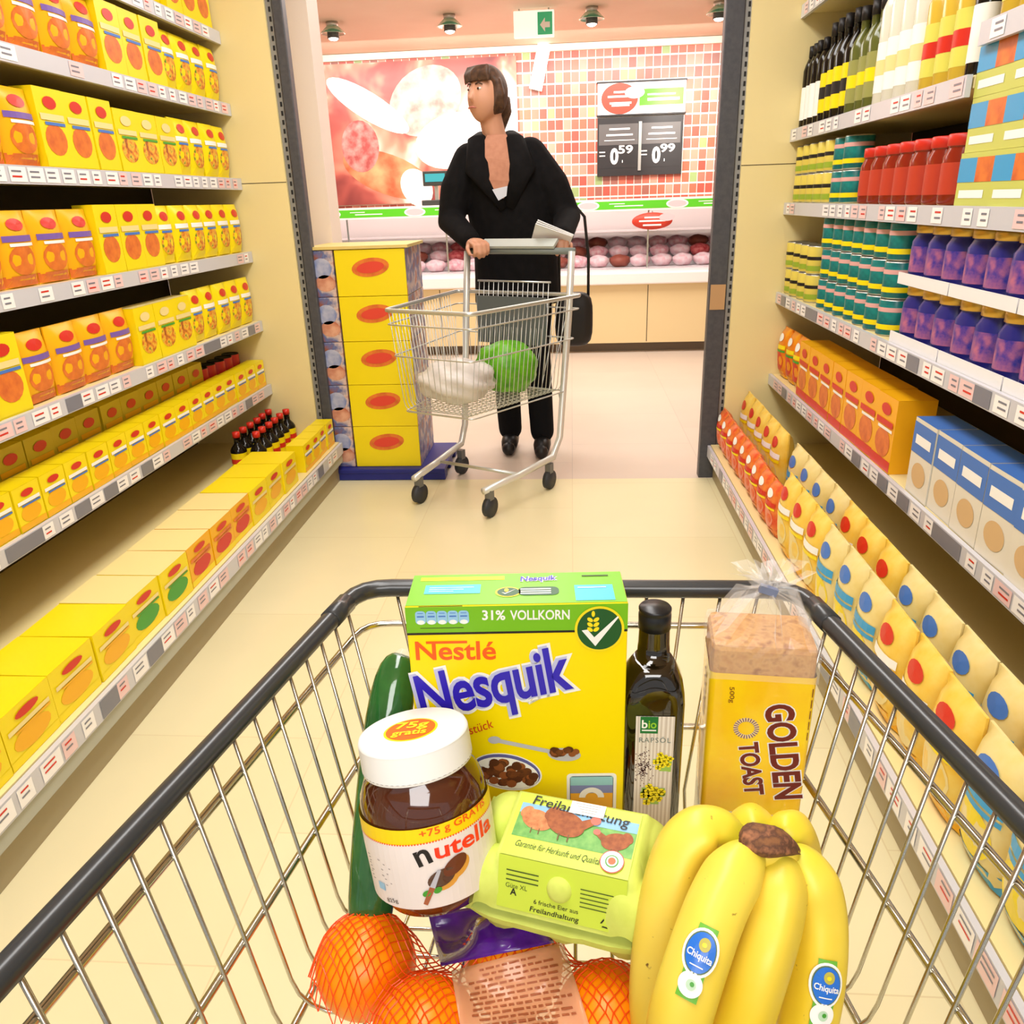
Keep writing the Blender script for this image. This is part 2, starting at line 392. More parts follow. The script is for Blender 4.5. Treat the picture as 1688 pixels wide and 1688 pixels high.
def carton(w_, d_, h_, base, deco, top=None, side=None):
    mb = MB(); mb.box((0, 0, h_ / 2), (w_, d_, h_), base)
    if top: mb.quad((-w_ / 2, -d_ / 2, h_ + .0005), (w_ / 2, -d_ / 2, h_ + .0005), (w_ / 2, d_ / 2, h_ + .0005), (-w_ / 2, d_ / 2, h_ + .0005), top)
    deco(mb, lambda x, z, e=0.0008: V((x, -d_ / 2 - e, z)), w_, h_)
    return mb
def deco_soup(dish=DISH, band=WHT, logo=RED, stripe=BLU, low=AMB):
    def f(mb, mp, w_, h_):
        mb.rect(-w_ * .5, h_ * .02, w_ * .5, h_ * .16, mp, low, 6)
        mb.disc(0, h_ * .36, w_ * .38, h_ * .2, mp, dish, 16)
        mb.rect(-w_ * .42, h_ * .6, w_ * .42, h_ * .68, lift(mp, .0018), band, 6)
        mb.rect(-w_ * .3, h_ * .54, w_ * .42, h_ * .58, lift(mp, .0018), stripe, 6)
        mb.disc(0, h_ * .82, w_ * .24, h_ * .08, lift(mp, .0018), logo, 14)
    return f
def deco_none(mb, mp, w_, h_): pass
def can(r, h_, body, lid=STEEL, band=None, seg=18, bands=((.25, .45),), bulgey=0):
    mb = MB(); mb.lathe([(0, 0), (r * .94, 0), (r, .004), (r, h_ - .004), (r * .95, h_), (r * .93, h_ - .003), (0, h_ - .003)], [lid, lid, body, lid, lid, lid], seg)
    for (a, b), m in zip(bands, band or []): mb.lathe([(r + .0006, h_ * a), (r + .0006, h_ * b)], m, seg)
    return mb
def jar(r, h_, body, lid, label, seg=18):
    mb = MB(); H_ = h_
    mb.lathe([(0, 0), (r * .9, 0), (r, .006), (r, H_ * .68), (r * .8, H_ * .8), (r * .8, H_ * .82), (r * .88, H_ * .83), (r * .88, H_ * .985), (r * .82, H_), (0, H_)], [body] * 6 + [lid] * 3, seg)
    mb.lathe([(r + .0006, H_ * .15), (r + .0006, H_ * .6)], label, seg); return mb
def bottle(r, h_, body, cap, label, label2=None, shoulder=.62, neck=.3, seg=16):
    mb = MB(); mb.lathe([(0, 0), (r * .9, 0), (r, .006), (r, h_ * shoulder), (r * .8, h_ * (shoulder + .07)), (r * neck, h_ * (shoulder + .16)), (r * neck, h_ * .86), (r * neck * 1.15, h_ * .86), (r * neck * 1.15, h_ * .99), (0, h_)], [body] * 6 + [cap] * 3, seg)
    mb.lathe([(r + .0006, h_ * .1), (r + .0006, h_ * .5)], label, seg)
    if label2: mb.lathe([(r + .001, h_ * .24), (r + .001, h_ * .36)], label2, seg)
    return mb
PROTO = {}
def proto(key, name, mb):
    o = mb.build(name); PROTO[key] = (o, [True]); return o
def put(key, loc, rz, label, cat, group):
    o, fresh = PROTO[key]
    if fresh[0]:
        fresh[0] = False; c = o; c.location = loc; c.rotation_euler = (0, 0, rz)
    else:
        c = o.copy(); COL.objects.link(c); c.location = loc; c.rotation_euler = (0, 0, rz)
    return tag(c, label, cat, group)
RZL, RZR = pi / 2, -pi / 2
def row(side, kinds, y0, y1, z, xfront, shelf, gap=.004, stack=1, jit=.006, seed=0):
    """kinds: list of (key, width, depth, height, description, category, count) laid one after another from the far end"""
    rnd = random.Random(seed); y = y1; k = 0; sg = 1 if side == 'L' else -1
    while True:
        run = kinds[k % len(kinds)]; key, w_, d_, h_, desc, cat, n = run
        for i in range(n):
            if y - w_ < y0: return
            for s_ in range(stack if isinstance(stack, int) else stack.get(key, 1)):
                dx = rnd.uniform(0, jit) + d_ / 2
                put(key, (xfront - sg * dx, y - w_ / 2, z + s_ * (h_ + .0006)), (RZL if side == 'L' else RZR) + rnd.uniform(-.02, .02), f'{desc} {shelf}', cat, f'{desc} {shelf}')
            y -= w_ + gap
        k += 1
# left: yellow soup and sauce goods
proto('ysachet', 'soup_sachet', pouch(.112, .05, .185, YEL, deco_soup(low=YEL)))
proto('ypack', 'sauce_carton', carton(.118, .06, .19, YEL, deco_soup(dish=ORG, band=CRM, low=YEL), top=YEL))
proto('opack', 'noodle_packet', pouch(.13, .055, .18, AMB, deco_soup(dish=ORG, band=PUR, stripe=WHT, low=ORG)))
proto('cpack', 'dumpling_carton', carton(.125, .06, .175, YEL, deco_soup(dish=DISH, band=CRM, stripe=GRN, logo=CRM, low=YEL), top=CRM))
proto('lowbox', 'stock_cube_box', carton(.1, .07, .112, YEL, deco_soup(dish=AMB, low=AMB), top=YEL))
proto('redcan', 'red_spice_tin', can(.036, .15, RED, BLK, [YEL], bands=((.2, .5),)))
proto('oliveb', 'gravy_carton', carton(.115, .08, .18, mat('pack_olive', (205, 180, 30), .4), deco_soup(dish=ORG, band=AMB, stripe=CRM, low=YEL), top=YEL))
proto('basebox', 'mashed_potato_carton', carton(.15, .17, .12, YEL, deco_soup(dish=AMB, band=CRM, stripe=AMB, low=YEL), top=YEL))
proto('baseorange', 'tomato_soup_carton', carton(.15, .17, .12, AMB, deco_soup(dish=RED, band=ORG, stripe=ORG, low=YEL), top=CRM))
proto('basegreen', 'herb_soup_carton', carton(.15, .17, .12, YEL, deco_soup(dish=GRN, band=CRM, stripe=GRN, low=YEL), top=CRM))
proto('seasoning', 'seasoning_bottle', bottle(.032, .17, DARK, RED, YEL, RED, shoulder=.55, neck=.4))
XL = LX - .012
S_ = ('ysachet', .112, .05, .185, 'yellow soup sachet', 'sachet', 4); P_ = ('ypack', .118, .06, .19, 'yellow sauce carton', 'carton', 3)
O_ = ('opack', .13, .055, .18, 'amber noodle packet with orange dish', 'packet', 4); C_ = ('cpack', .125, .06, .175, 'yellow carton with cream banner', 'carton', 3)
names = ['on the topmost shelf of the left rack', 'on the second shelf from top of the left rack', 'on the third shelf from top of the left rack',
         'on the fourth shelf from top of the left rack', 'on the fifth shelf from top of the left rack', 'on the lowest narrow shelf of the left rack']
orders = [[P_, S_], [S_, P_, O_, C_], [S_, C_, P_, O_], [S_[:6] + (6,), P_, O_, C_], [S_[:6] + (5,), C_, O_, P_]]
for k in range(5):
    z = left_shelves[k][0]
    row('L', orders[k], [2.3, 1.7, 1.5, 1.35, 1.2][k], YE - .02, z + .0005, XL, names[k], seed=k)
row('L', [('lowbox', .1, .07, .112, 'low yellow stock cube box in front', 'box', 9)], 1.05, YE - .02, .4555, XL, names[5], seed=8)
row('L', [('redcan', .074, .072, .15, 'red tin with black lid standing behind', 'tin', 5)], 2.9, YE - .02, .4555, XL - .09, names[5], seed=9)
row('L', [('oliveb', .115, .08, .18, 'tall yellow gravy carton standing behind', 'carton', 9)], 1.05, 2.95, .4555, XL - .09, names[5], seed=10)
LBX = LB - .02; bs = 'on the wide base of the left rack'
row('L', [('seasoning', .068, .064, .17, 'dark seasoning bottle with red cap', 'bottle', 8)], 2.85, YE - .02, .1855, LBX - .16, bs, seed=11)
row('L', [('seasoning', .068, .064, .17, 'dark seasoning bottle with red cap', 'bottle', 8)], 2.85, YE - .02, .1855, LBX - .24, bs, seed=12)
row('L', [('lowbox', .1, .07, .112, 'small yellow box at the far end', 'box', 6)], 2.85, YE - .02, .1855, LBX, bs, seed=13)
row('L', [('basebox', .15, .17, .12, 'wide yellow potato carton', 'carton', 3), ('baseorange', .15, .17, .12, 'amber carton with red picture', 'carton', 3), ('basegreen', .15, .17, .12, 'yellow carton with green picture', 'carton', 2), ('basebox', .15, .17, .12, 'wide yellow potato carton', 'carton', 4)], .35, 2.83, .1855, LBX, bs, seed=14)
# right: bottles, tins, jars, pasta
proto('b_slim', 'slim_oil_bottle', bottle(.026, .27, DARK, BLK, WHT, None, .7, .4))
proto('b_black', 'vinegar_bottle', bottle(.034, .3, DARK, BLK, YEL, BLK, .6, .35))
proto('b_olive', 'olive_oil_bottle', bottle(.036, .29, OLIVE, BLK, mat('label_olive', (150, 150, 80), .5), YEL, .6, .35))
proto('b_white', 'white_vinegar_bottle', bottle(.038, .31, mat('bottle_pale', (225, 222, 205), .2), mat('cap_beige', (215, 205, 185), .4), WHT, CRM, .75, .4))
proto('b_yel', 'sunflower_oil_bottle', bottle(.038, .28, mat('bottle_yellow', (215, 180, 60), .2), YEL, mat('label_lime', (220, 215, 90), .5), RED, .65, .35))
proto('b_cap', 'tall_wine_bottle', bottle(.037, .33, DARK, mat('cap_silver', (150, 152, 160), .3, metal=.6), mat('label_rust', (190, 80, 40), .5), YEL, .6, .36))
proto('c_yel', 'mustard_tin', can(.042, .098, mat('tin_yellow', (225, 205, 90), .35), STEEL, [BLK, mat('tin_lime', (150, 175, 50), .4)], bands=((.5, .62), (.12, .3))))
proto('c_teal', 'tuna_tin', can(.044, .098, TEAL, STEEL, [mat('tin_pink', (225, 170, 165), .4), YEL], bands=((.66, .78), (.18, .32))))
proto('j_red', 'tomato_sauce_jar', jar(.042, .15, mat('sauce_red', (140, 40, 20), .15), RED, mat('label_redbrown', (190, 60, 35), .5)))
proto('k_blue', 'snack_carton', carton(.15, .1, .105, mat('pack_lime', (200, 205, 100), .4), lambda mb, mp, w_, h_: (mb.rect(-w_ * .5, h_ * .45, 0, h_ * .9, mp, SKY), mb.rect(0, h_ * .45, w_ * .5, h_ * .9, mp, ORG), mb.rect(-w_ * .4, h_ * .15, w_ * .3, h_ * .3, mp, WHT)), top=CRM))
proto('j_navy', 'pickle_jar', jar(.046, .135, NAVY, GOLD, mat('label_navy', (45, 45, 150), .35, noise=(190, 110, 140), scale=35)))
proto('o_bag', 'lentil_bag', pouch(.115, .075, .2, mat('bag_orange', (240, 160, 25), .3, noise=(225, 105, 25), scale=22), deco_soup(dish=RED, band=YEL, logo=WHT, stripe=GRN, low=AMB)))
proto('o_box', 'cereal_bar_carton', carton(.13, .1, .2, mat('box_orange', (245, 175, 15), .35), deco_soup(dish=ORG, band=RED, logo=RED, stripe=WHT, low=RED), top=AMB))
proto('w_bag', 'flour_bag', carton(.12, .09, .19, mat('bag_white', (228, 222, 205), .5), lambda mb, mp, w_, h_: (mb.rect(-w_ * .5, h_ * .55, w_ * .5, h_ * .95, mp, BLU), mb.disc(0, h_ * .3, w_ * .32, h_ * .16, mp, mat('bag_wheat', (215, 180, 130), .5)), mb.rect(-w_ * .35, h_ * .68, w_ * .35, h_ * .8, lift(mp, .0014), WHT)), top=BLU))
proto('r_bag', 'dried_fruit_bag', pouch(.11, .07, .17, mat('bag_red', (225, 75, 40), .3, noise=(240, 150, 60), scale=25), deco_soup(dish=mat('salmon', (235, 140, 110), .4), band=RED, logo=WHT, stripe=YEL, low=ORG)))
proto('y_bag', 'pasta_bag', pouch(.13, .08, .24, mat('pasta_cream', (245, 215, 110), .3, noise=(240, 190, 40), scale=18), deco_soup(dish=CRM, band=WHT, logo=RED, stripe=YEL, low=AMB)))
proto('s_bag', 'spaghetti_bag', pouch(.13, .08, .24, mat('pasta_pale', (240, 225, 165), .3, noise=(230, 205, 120), scale=14), deco_soup(dish=YEL, band=SKY, logo=BLU, stripe=SKY, low=SKY)))
XR = RX + .012
sb = 'on the bottle shelf of the right rack'
B1 = ('b_slim', .054, .052, .27, 'slim dark white-label bottle in front', 'bottle', 4); B2 = ('b_black', .07, .068, .3, 'black yellow-label bottle in front', 'bottle', 4)
B3 = ('b_olive', .074, .072, .29, 'olive green bottle in front', 'bottle', 3); B4 = ('b_white', .078, .076, .31, 'pale bottle in front', 'bottle', 4); B5 = ('b_yel', .078, .076, .28, 'golden oil bottle in front', 'bottle', 3)
row('R', [B1, B2, B3, B4, B5], 1.95, YE - .015, 1.3955, XR, sb, seed=20)
row('R', [('b_cap', .078, .074, .33, 'tall dark bottle with silver cap behind', 'bottle', 16)], 1.95, YE - .015, 1.3955, XR + .1, sb, seed=21)
row('R', [('b_yel', .078, .076, .28, 'golden oil bottle', 'bottle', 4), ('b_white', .078, .076, .31, 'pale bottle with white label', 'bottle', 4)], 1.0, 1.9, 1.4855, XR, 'on the nearer raised bottle shelf at right', seed=22)
sc_ = 'on the tin shelf below the bottles at right'
row('R', [('c_yel', .088, .084, .098, 'yellow and black mustard tin', 'tin', 5), ('c_teal', .092, .088, .098, 'teal fish tin', 'tin', 3)], 2.62, YE - .015, 1.1385, XR, sc_, stack=2, seed=23)
row('R', [('j_red', .088, .084, .15, 'dark red sauce jar with red lid', 'jar', 7)], 1.94, 2.61, 1.1385, XR, sc_, seed=24)
row('R', [('k_blue', .15, .1, .105, 'blue, orange and lime snack carton', 'carton', 9)], 0.9, 1.925, 1.1385, XR, sc_, stack=3, seed=25)
sd = 'on the middle shelf of the right rack'
row('R', [('c_yel', .088, .084, .098, 'yellow green tin stacked at the far end', 'tin', 5)], 2.9, YE - .015, .8005, XR, sd, stack=2, seed=26)
row('R', [('c_teal', .092, .088, .098, 'teal fish tin in a tall stack', 'tin', 8)], 2.2, 2.9, .8005, XR, sd, stack={'c_teal': 3}, seed=27)
traym = mat('tray_white', (240, 240, 242), .4)
tr = MB().box((0, 0, .006), (.29, .1, .012), traym).box((0, -.049, .014), (.29, .003, .028), traym); proto('tray', 'display_tray', tr)
for k in range(4):
    for lvl in range(2):
        yc = 2.03 - k * .295; zz = .8005 + lvl * .149
        put('tray', (XR + .052, yc, zz), RZR, f'white cardboard tray under jars, {"lower" if lvl == 0 else "upper"} layer, middle right shelf', 'tray', f'white jar trays, layer {lvl}')
        for j in range(3):
            put('j_navy', (XR + .054, yc + (j - 1) * .095, zz + .0125), RZR + random.uniform(-.5, .5), f'navy jar with golden lid in the {"lower" if lvl == 0 else "upper"} white tray layer at right', 'jar', f'navy jars, layer {lvl}')
se = 'on the lowest narrow shelf of the right rack'
row('R', [('o_bag', .115, .075, .2, 'mottled orange lentil bag', 'bag', 3), ('o_box', .13, .1, .2, 'orange cereal carton with red print', 'carton', 9)], 1.95, YE - .015, .4655, XR, se, seed=28)
row('R', [('w_bag', .12, .09, .19, 'white and blue flour bag', 'bag', 14)], .8, 1.94, .4655, XR, se, seed=29)
sf = 'on the wide base of the right rack'
row('R', [('r_bag', .11, .07, .17, 'red and orange dried fruit bag in front', 'bag', 9)], 2.3, YE - .015, .1555, RB + .014, sf, seed=30)
row('R', [('y_bag', .13, .08, .24, 'yellow pasta bag standing behind', 'bag', 6)], 2.6, YE - .015, .1555, RB + .11, sf, seed=31)
row('R', [('y_bag', .13, .08, .24, 'yellow pasta bag standing in front', 'bag', 3), ('s_bag', .13, .08, .24, 'pale spaghetti bag standing in front', 'bag', 3)], .6, 2.28, .1555, RB + .014, sf, seed=32)
row('R', [('s_bag', .13, .08, .24, 'pale spaghetti bag standing behind', 'bag', 4), ('y_bag', .13, .08, .24, 'yellow pasta bag behind the front row', 'bag', 3)], .9, 2.58, .1555, RB + .11, sf, seed=33)

# ================================================================ MEAT COUNTER AND BACK WALL
LIME = mat('strip_green', (95, 205, 40), .4); SIGNR = mat('sign_red', (225, 70, 50), .4)
MEATS = [mat('meat_pink', (235, 150, 165), .35, noise=(250, 215, 220), scale=30), mat('meat_red', (190, 50, 60), .35, noise=(225, 120, 120), scale=30), mat('meat_pale', (245, 225, 230), .4, noise=(235, 180, 190), scale=25), mat('sausage_brown', (150, 75, 60), .35)]
ct = thing('meat_counter', 'long cream service counter with meat display below the tiled wall', 'counter', (-1.2, 6.9, 0))
CW = 6.2
MB().box((0, 0.05, .04), (CW, .8, .08), mat('counter_kick', (120, 105, 90), .5)).build('kickboard', ct)
mb = MB(); mb.box((0, 0, .31), (CW, .9, .46), mat('counter_cream', (235, 210, 160), .45))
for k in range(7): mb.box((-CW / 2 + .75 + k * .83, -.4505, .31), (.006, .001, .44), GONB)
mb.build('front_panel', ct)
MB().box((0, -.02, .585), (CW, .96, .09), mat('counter_bumper', (248, 240, 238), .35)).build('bumper', ct, bevel=.01)
mb = MB(); mb.box((0, 0, .64), (CW, .9, .02), mat('counter_tray', (235, 225, 228), .3))
for j in range(3): mb.box((0, -.19 + j * .19 + .2 * 0, .65 + j * .03), (CW, .18, .0 + .002 + j * .06), mat('counter_tray', ()))
mb.build('display_bed', ct)
MB().box((0, .12, .905), (CW, .5, .025), mat('counter_glass_shelf', (230, 222, 226), .2)).build('glass_shelf', ct)
MB().box((0, .44, .9), (CW, .03, .52), mat('counter_back', (240, 225, 225), .4)).build('rear_panel', ct)
gl_ = mat('counter_glass', (250, 252, 252), .02, trans=1.0, ior=1.05, spec=.3)
mb = MB(); mb.box((0, -.36, .87), (CW, .006, .44), gl_, Matrix.Rotation(radians(-14), 3, 'X')); mb.build('front_glass', ct)
mb = MB(); mb.box((0, -.2, 1.122), (CW, .34, .085), mat('canopy_white', (250, 246, 240), .4)); can_ = mb.build('canopy', ct)
mb = MB(); mp = lambda x, z, e=0: V((x, -.371 - e, z))
mb.rect(-CW / 2, 1.092, CW / 2, 1.15, mp, LIME)
for k in range(9):
    cx = -CW / 2 + .35 + k * .68
    mb.disc(cx, 1.121, .085, .034, lift(mp, .001), WHT, 18); mb.disc(cx, 1.121, .07, .024, lift(mp, .0015), mat('oval_pink', (225, 200, 205), .5), 18)
    mb.rect(cx + .16, 1.128, cx + .28, 1.134, lift(mp, .001), WHT); mb.rect(cx + .2, 1.11, cx + .42, 1.118, lift(mp, .001), WHT)
mb.build('green_banner', can_)
for k, cx in enumerate((-3.0, -2.2, -1.4, -.6, .2, 1.0, 1.8, 2.6)): MB().box((cx, -.3, .855), (.012, .012, .45), STEEL).build('glass_clip', ct)
rnd = random.Random(3)
mshape = []
for k, m in enumerate(MEATS):
    mb = MB(); mb.ball((0, 0, .045), (.075, .06, .045), m, 12, 8, fn=lambda d: 1.1 + .08 * sin(7 * d.x + 3 * d.z) + .06 * cos(6 * d.y)); PROTO['meat%d' % k] = (mb.build('meat_piece'), [True])
md = ['pale pink cut of meat in the counter display', 'deep red cut of meat in the counter display', 'whitish cured meat piece in the counter display', 'brown sausage in the counter display']
for i in range(22):
    for j in range(3):
        k = rnd.choice((0, 0, 1, 2, 2, 2, 3)); x = -2.3 + i * .168 + rnd.uniform(-.006, .006)
        put('meat%d' % k, (x, 6.71 + j * .19 + rnd.uniform(-.008, .008), .652 + j * .06), rnd.uniform(-.25, .25), md[k], 'meat', md[k])
# wall signs
bd = thing('price_board', 'black price board with two chalk-white price panels on the tiled wall', 'sign', (.705, 8.99, 1.66))
mb = MB(); mb.box((0, 0, 0), (.87, .03, .55), mat('board_black', (42, 40, 40), .5)); mb.build('board', bd)
for cx, price in ((-.215, '59'), (.215, '99')):
    mb = MB(); mp = lambda x, z, e=0: V((cx + x, -.0165 - e, z))
    mb.rect(-.205, .02, .195, .215, mp, mat('board_grey', (95, 92, 90), .5)); mb.rect(-.205, -.2, .195, .015, mp, mat('board_black', ()))
    for zz, hw in ((.16, .11), (.105, .14), (.06, .16)): mb.rect(-hw + .01, zz, hw, zz + (.016 if zz > .08 else .006), lift(mp, .001), WHT)
    for zz in (-.05, -.085): mb.rect(-.2, zz, -.14, zz + .01, lift(mp, .001), WHT)
    mb.text('0', -.045, -.155, .2, lift(mp, .001), WHT, bold=.04, align='C', width=.085); mb.text(price, .07, -.06, .105, lift(mp, .001), WHT, bold=.025, align='C', width=.15)
    mb.rect(.035, -.15, .043, -.125, lift(mp, .001), WHT)
    mb.build('price_panel', bd)
MB().box((0, -.02, -.0), (.03, .012, .46), STEEL).build('divider', bd)
sg = thing('header_sign', 'white and green header sign with red round badge above the price board', 'sign', (.71, 8.99, 2.105))
mb = MB(); mb.box((0, 0, 0), (.88, .03, .29), mat('sign_white', (252, 250, 244), .4)); mp = lambda x, z, e=0: V((x, -.016 - e, z))
mb.rect(-.02, -.07, .42, .08, mp, LIME); mb.rect(.06, .02, .34, .035, lift(mp, .001), WHT); mb.rect(.06, -.03, .38, -.005, lift(mp, .001), WHT); mb.build('panel', sg)
mb = MB(); mp = lambda x, z, e=0: V((x, -.022 - e, z)); mb.disc(-.22, 0, .185, .14, mp, SIGNR, 32)
for zz, a, b in ((.05, -.28, -.14), (.01, -.34, -.08), (-.05, -.32, -.1), (-.07, -.3, -.12)): mb.rect(a, zz, b, zz + .018, lift(mp, .001), WHT)
mb.disc(-.07, .05, .1, .055, lift(mp, .002), mat('oval_pink', ()), 20); mb.build('badge', sg)
for zz in (.15, -.15): MB().box((0, -.004, zz), (.9, .04, .014), mat('board_black', ())).build('edge_strip', sg)
rd = thing('hanging_badge', 'red oval badge hanging from the counter canopy in front of the meat', 'sign', (.62, 6.5, 1.0))
mb = MB(); mb.tube([(0, -.004, 0), (0, .004, 0)], .1, SIGNR, 28); 
for v_ in range(len(mb.v)): x, y, z = mb.v[v_]; mb.v[v_] = (x * 1.55, y, z * .62)
mp = lambda x, z, e=0: V((x, -.005 - e, z))
for zz, hw in ((.02, .06), (-.005, .1), (-.035, .07)): mb.rect(-hw, zz, hw, zz + .012, mp, WHT)
mb.disc(.11, .025, .06, .028, lift(mp, .001), mat('oval_pink', ()), 18); mb.build('disc', rd)
MB().tube([(0, .0, .06), (0, 0, .085)], .003, STEEL, 6).build('hanger', rd)
sc2 = thing('counter_scale', 'dark weighing scale with small teal display on the counter', 'scale', (-1.09, 6.75, 1.165))
MB().box((0, 0, .02), (.2, .22, .04), mat('scale_dark', (60, 60, 55), .4)).build('base', sc2, bevel=.006)
MB().box((0, .06, .11), (.03, .03, .16), STEEL).build('column', sc2)
h_ = MB().box((0, .03, .2), (.2, .05, .11), mat('scale_dark', ())).build('head', sc2, bevel=.006)
MB().box((0, .003, .205), (.16, .004, .06), mat('scale_screen', (60, 165, 180), .3)).build('screen', h_)
# picture of cured meats on the left of the wall
def poster_mat():
    m = bpy.data.materials.new('poster_print'); m.use_nodes = True; nt = m.node_tree; b = nt.nodes['Principled BSDF']
    tc = nt.nodes.new('ShaderNodeTexCoord'); n = nt.nodes.new('ShaderNodeTexNoise'); n.inputs['Scale'].default_value = 1.7; n.inputs['Detail'].default_value = 3; n.inputs['Distortion'].default_value = .6
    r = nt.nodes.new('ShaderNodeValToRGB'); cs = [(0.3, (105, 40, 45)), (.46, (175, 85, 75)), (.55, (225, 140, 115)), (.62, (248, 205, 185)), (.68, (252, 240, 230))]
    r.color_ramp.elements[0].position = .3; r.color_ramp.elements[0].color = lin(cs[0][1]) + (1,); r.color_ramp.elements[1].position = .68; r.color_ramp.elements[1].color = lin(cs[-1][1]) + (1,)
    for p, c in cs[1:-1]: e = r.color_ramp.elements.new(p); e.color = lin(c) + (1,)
    nt.links.new(tc.outputs['Object'], n.inputs['Vector']); nt.links.new(n.outputs['Fac'], r.inputs['Fac']); nt.links.new(r.outputs['Color'], b.inputs['Base Color']); b.inputs['Roughness'].default_value = .4
    return m
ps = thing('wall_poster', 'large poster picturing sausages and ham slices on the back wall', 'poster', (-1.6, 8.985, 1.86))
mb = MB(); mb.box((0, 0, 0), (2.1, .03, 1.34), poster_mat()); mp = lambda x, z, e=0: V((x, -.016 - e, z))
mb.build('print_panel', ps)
mb = MB(); hm = mat('ham_picture', (205, 95, 60), .4, noise=(240, 170, 120), scale=4); sl = mat('slice_picture', (220, 130, 120), .4, noise=(245, 205, 190), scale=6); cr = mat('pale_glare_print', (252, 240, 228), .4)  # cr: pale patches of the print, with wall glare put into their colour
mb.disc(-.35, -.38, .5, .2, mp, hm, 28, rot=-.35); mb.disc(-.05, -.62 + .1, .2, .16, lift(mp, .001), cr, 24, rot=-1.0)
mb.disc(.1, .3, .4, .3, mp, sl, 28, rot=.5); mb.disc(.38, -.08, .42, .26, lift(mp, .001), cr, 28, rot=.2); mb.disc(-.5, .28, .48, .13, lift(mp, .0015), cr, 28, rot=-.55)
mb.disc(-.62, -.1, .2, .25, lift(mp, .0005), mat('salami_picture', (170, 80, 75), .4, noise=(215, 150, 140), scale=12), 24); mb.build('picture', ps)

# ceiling lamps, exit sign, glowing strip for a lamp reflection
GLS = mat('green_glass', (120, 205, 170), .15, trans=.5); GLOW = mat('lamp_glow', (255, 246, 230), .5, emit=9)
def spotlamp(x, y, label):
    t = thing('ceiling_spot', label, 'lamp', (x, y, 2.62))
    MB().lathe([(0, 0), (.05, 0), (.05, -.03), (0, -.03)], STEEL, 20).build('mount', t)
    MB().lathe([(.035, -.02), (.07, -.05), (.105, -.085), (.1, -.088), (.06, -.055), (.03, -.03)], GLS, 24).build('glass_shade', t)
    MB().lathe([(0, -.03), (.045, -.03), (.05, -.12), (0, -.12)], mat('lamp_body', (70, 75, 70), .4), 20).build('housing', t)
    MB().ball((0, 0, -.12), (.04, .04, .018), GLOW, 14, 8).build('bulb', t)
spotlamp(-1.0, 7.45, 'green glass ceiling spot above the wall poster'); spotlamp(.17, 7.45, 'green glass ceiling spot above the price board side')
spotlamp(-2.0, 7.5, 'green glass ceiling spot near the pale pillar'); spotlamp(1.2, 7.5, 'green glass ceiling spot close to the dark right post')
ex = thing('exit_sign', 'white and green exit sign hanging from the ceiling', 'sign', (-.30, 7.4, 2.62))
MB().box((0, 0, -.11), (.33, .05, .19), mat('exit_white', (235, 250, 240), .4, emit=.6)).build('lightbox', ex, bevel=.006)
mb = MB(); mp = lambda x, z, e=0: V((x, -.0262 - e, z)); eg = mat('exit_green', (60, 175, 120), .4, emit=.3)
mb.rect(.03, -.19, .15, -.03, mp, eg); mb.poly([(.05, -.12), (.09, -.07), (.09, -.1), (.13, -.1), (.13, -.14), (.09, -.14), (.09, -.17)], lift(mp, .0006), WHT); mb.build('pictogram', ex)
for sx in (-.12, .12): MB().tube([(sx, 0, 0), (sx, 0, -.02)], .006, STEEL, 8).build('rod', ex)
lb = thing('reflection_strip', 'bright slanted tube light mounted on the tiled wall below the exit sign', 'lamp', (-.31, 8.93, 2.42))  # glowing strip added in place of a ceiling tube's reflection
Rt = Matrix.Rotation(radians(14), 3, 'Y')
MB().box((0, .03, 0), (.13, .04, .42), mat('exit_white', ()), Rt).build('housing', lb); MB().box((0, -.0, 0), (.1, .03, .38), mat('reflection_glow', (255, 252, 245), .5, emit=3), Rt).build('glow_panel', lb)

# ================================================================ CARTON DISPLAY STACK
dk = thing('pallet_base', 'dark blue display pallet under the stacked yellow cartons', 'pallet', (-.86, 3.56, 0))
mb = MB(); pb = mat('pallet_blue', (28, 34, 120), .45)
for dy in (-.17, 0, .17): mb.box((0, dy, .018), (.56, .07, .034), pb)
mb.box((0, 0, .045), (.56, .42, .022), pb); mb.build('deck', dk, bevel=.004)
PIC = mat('picture_brown', (150, 90, 75), .4, noise=[(95, 110, 160), (215, 190, 180), (170, 80, 50)], scale=14)
TOFF = mat('carton_edge', (225, 200, 120), .5)
def display(name, label, cx, wd, k, yellow):
    h_ = .189; t = thing(name, label, 'carton', (cx, 3.57, .057 + k * .191), None, None); d_ = .36
    MB().box((0, 0, h_ / 2), (wd, d_, h_), PIC if not yellow else YEL).build('carton', t, bevel=.002)
    mb = MB(); mp = lambda x, z, e=0: V((x, -d_ / 2 - .001 - e, z))
    if yellow:
        mb.disc(.0, h_ * .62, wd * .27, h_ * .2, mp, ORG, 24, rot=.12); mb.disc(.0, h_ * .62, wd * .2, h_ * .12, lift(mp, .001), SIGNR, 24, rot=.12); mb.build('emblem', t)
        mb = MB(); mb.quad((wd / 2 + .001, -d_ / 2, 0), (wd / 2 + .001, d_ / 2, 0), (wd / 2 + .001, d_ / 2, h_), (wd / 2 + .001, -d_ / 2, h_), PIC); mb.build('side_print', t)
    else:
        mb.disc(0, h_ * .62, wd * .42, h_ * .22, mp, mat('pic_blue', (120, 135, 185), .4, noise=(200, 200, 215), scale=20), 20); mb.disc(.01, h_ * .3, wd * .4, h_ * .18, mp, mat('pic_rust', (185, 95, 65), .4, noise=(225, 170, 140), scale=20), 20); mb.build('picture', t)
    return t
tier = ['bottom', 'second', 'middle', 'fourth', 'top']
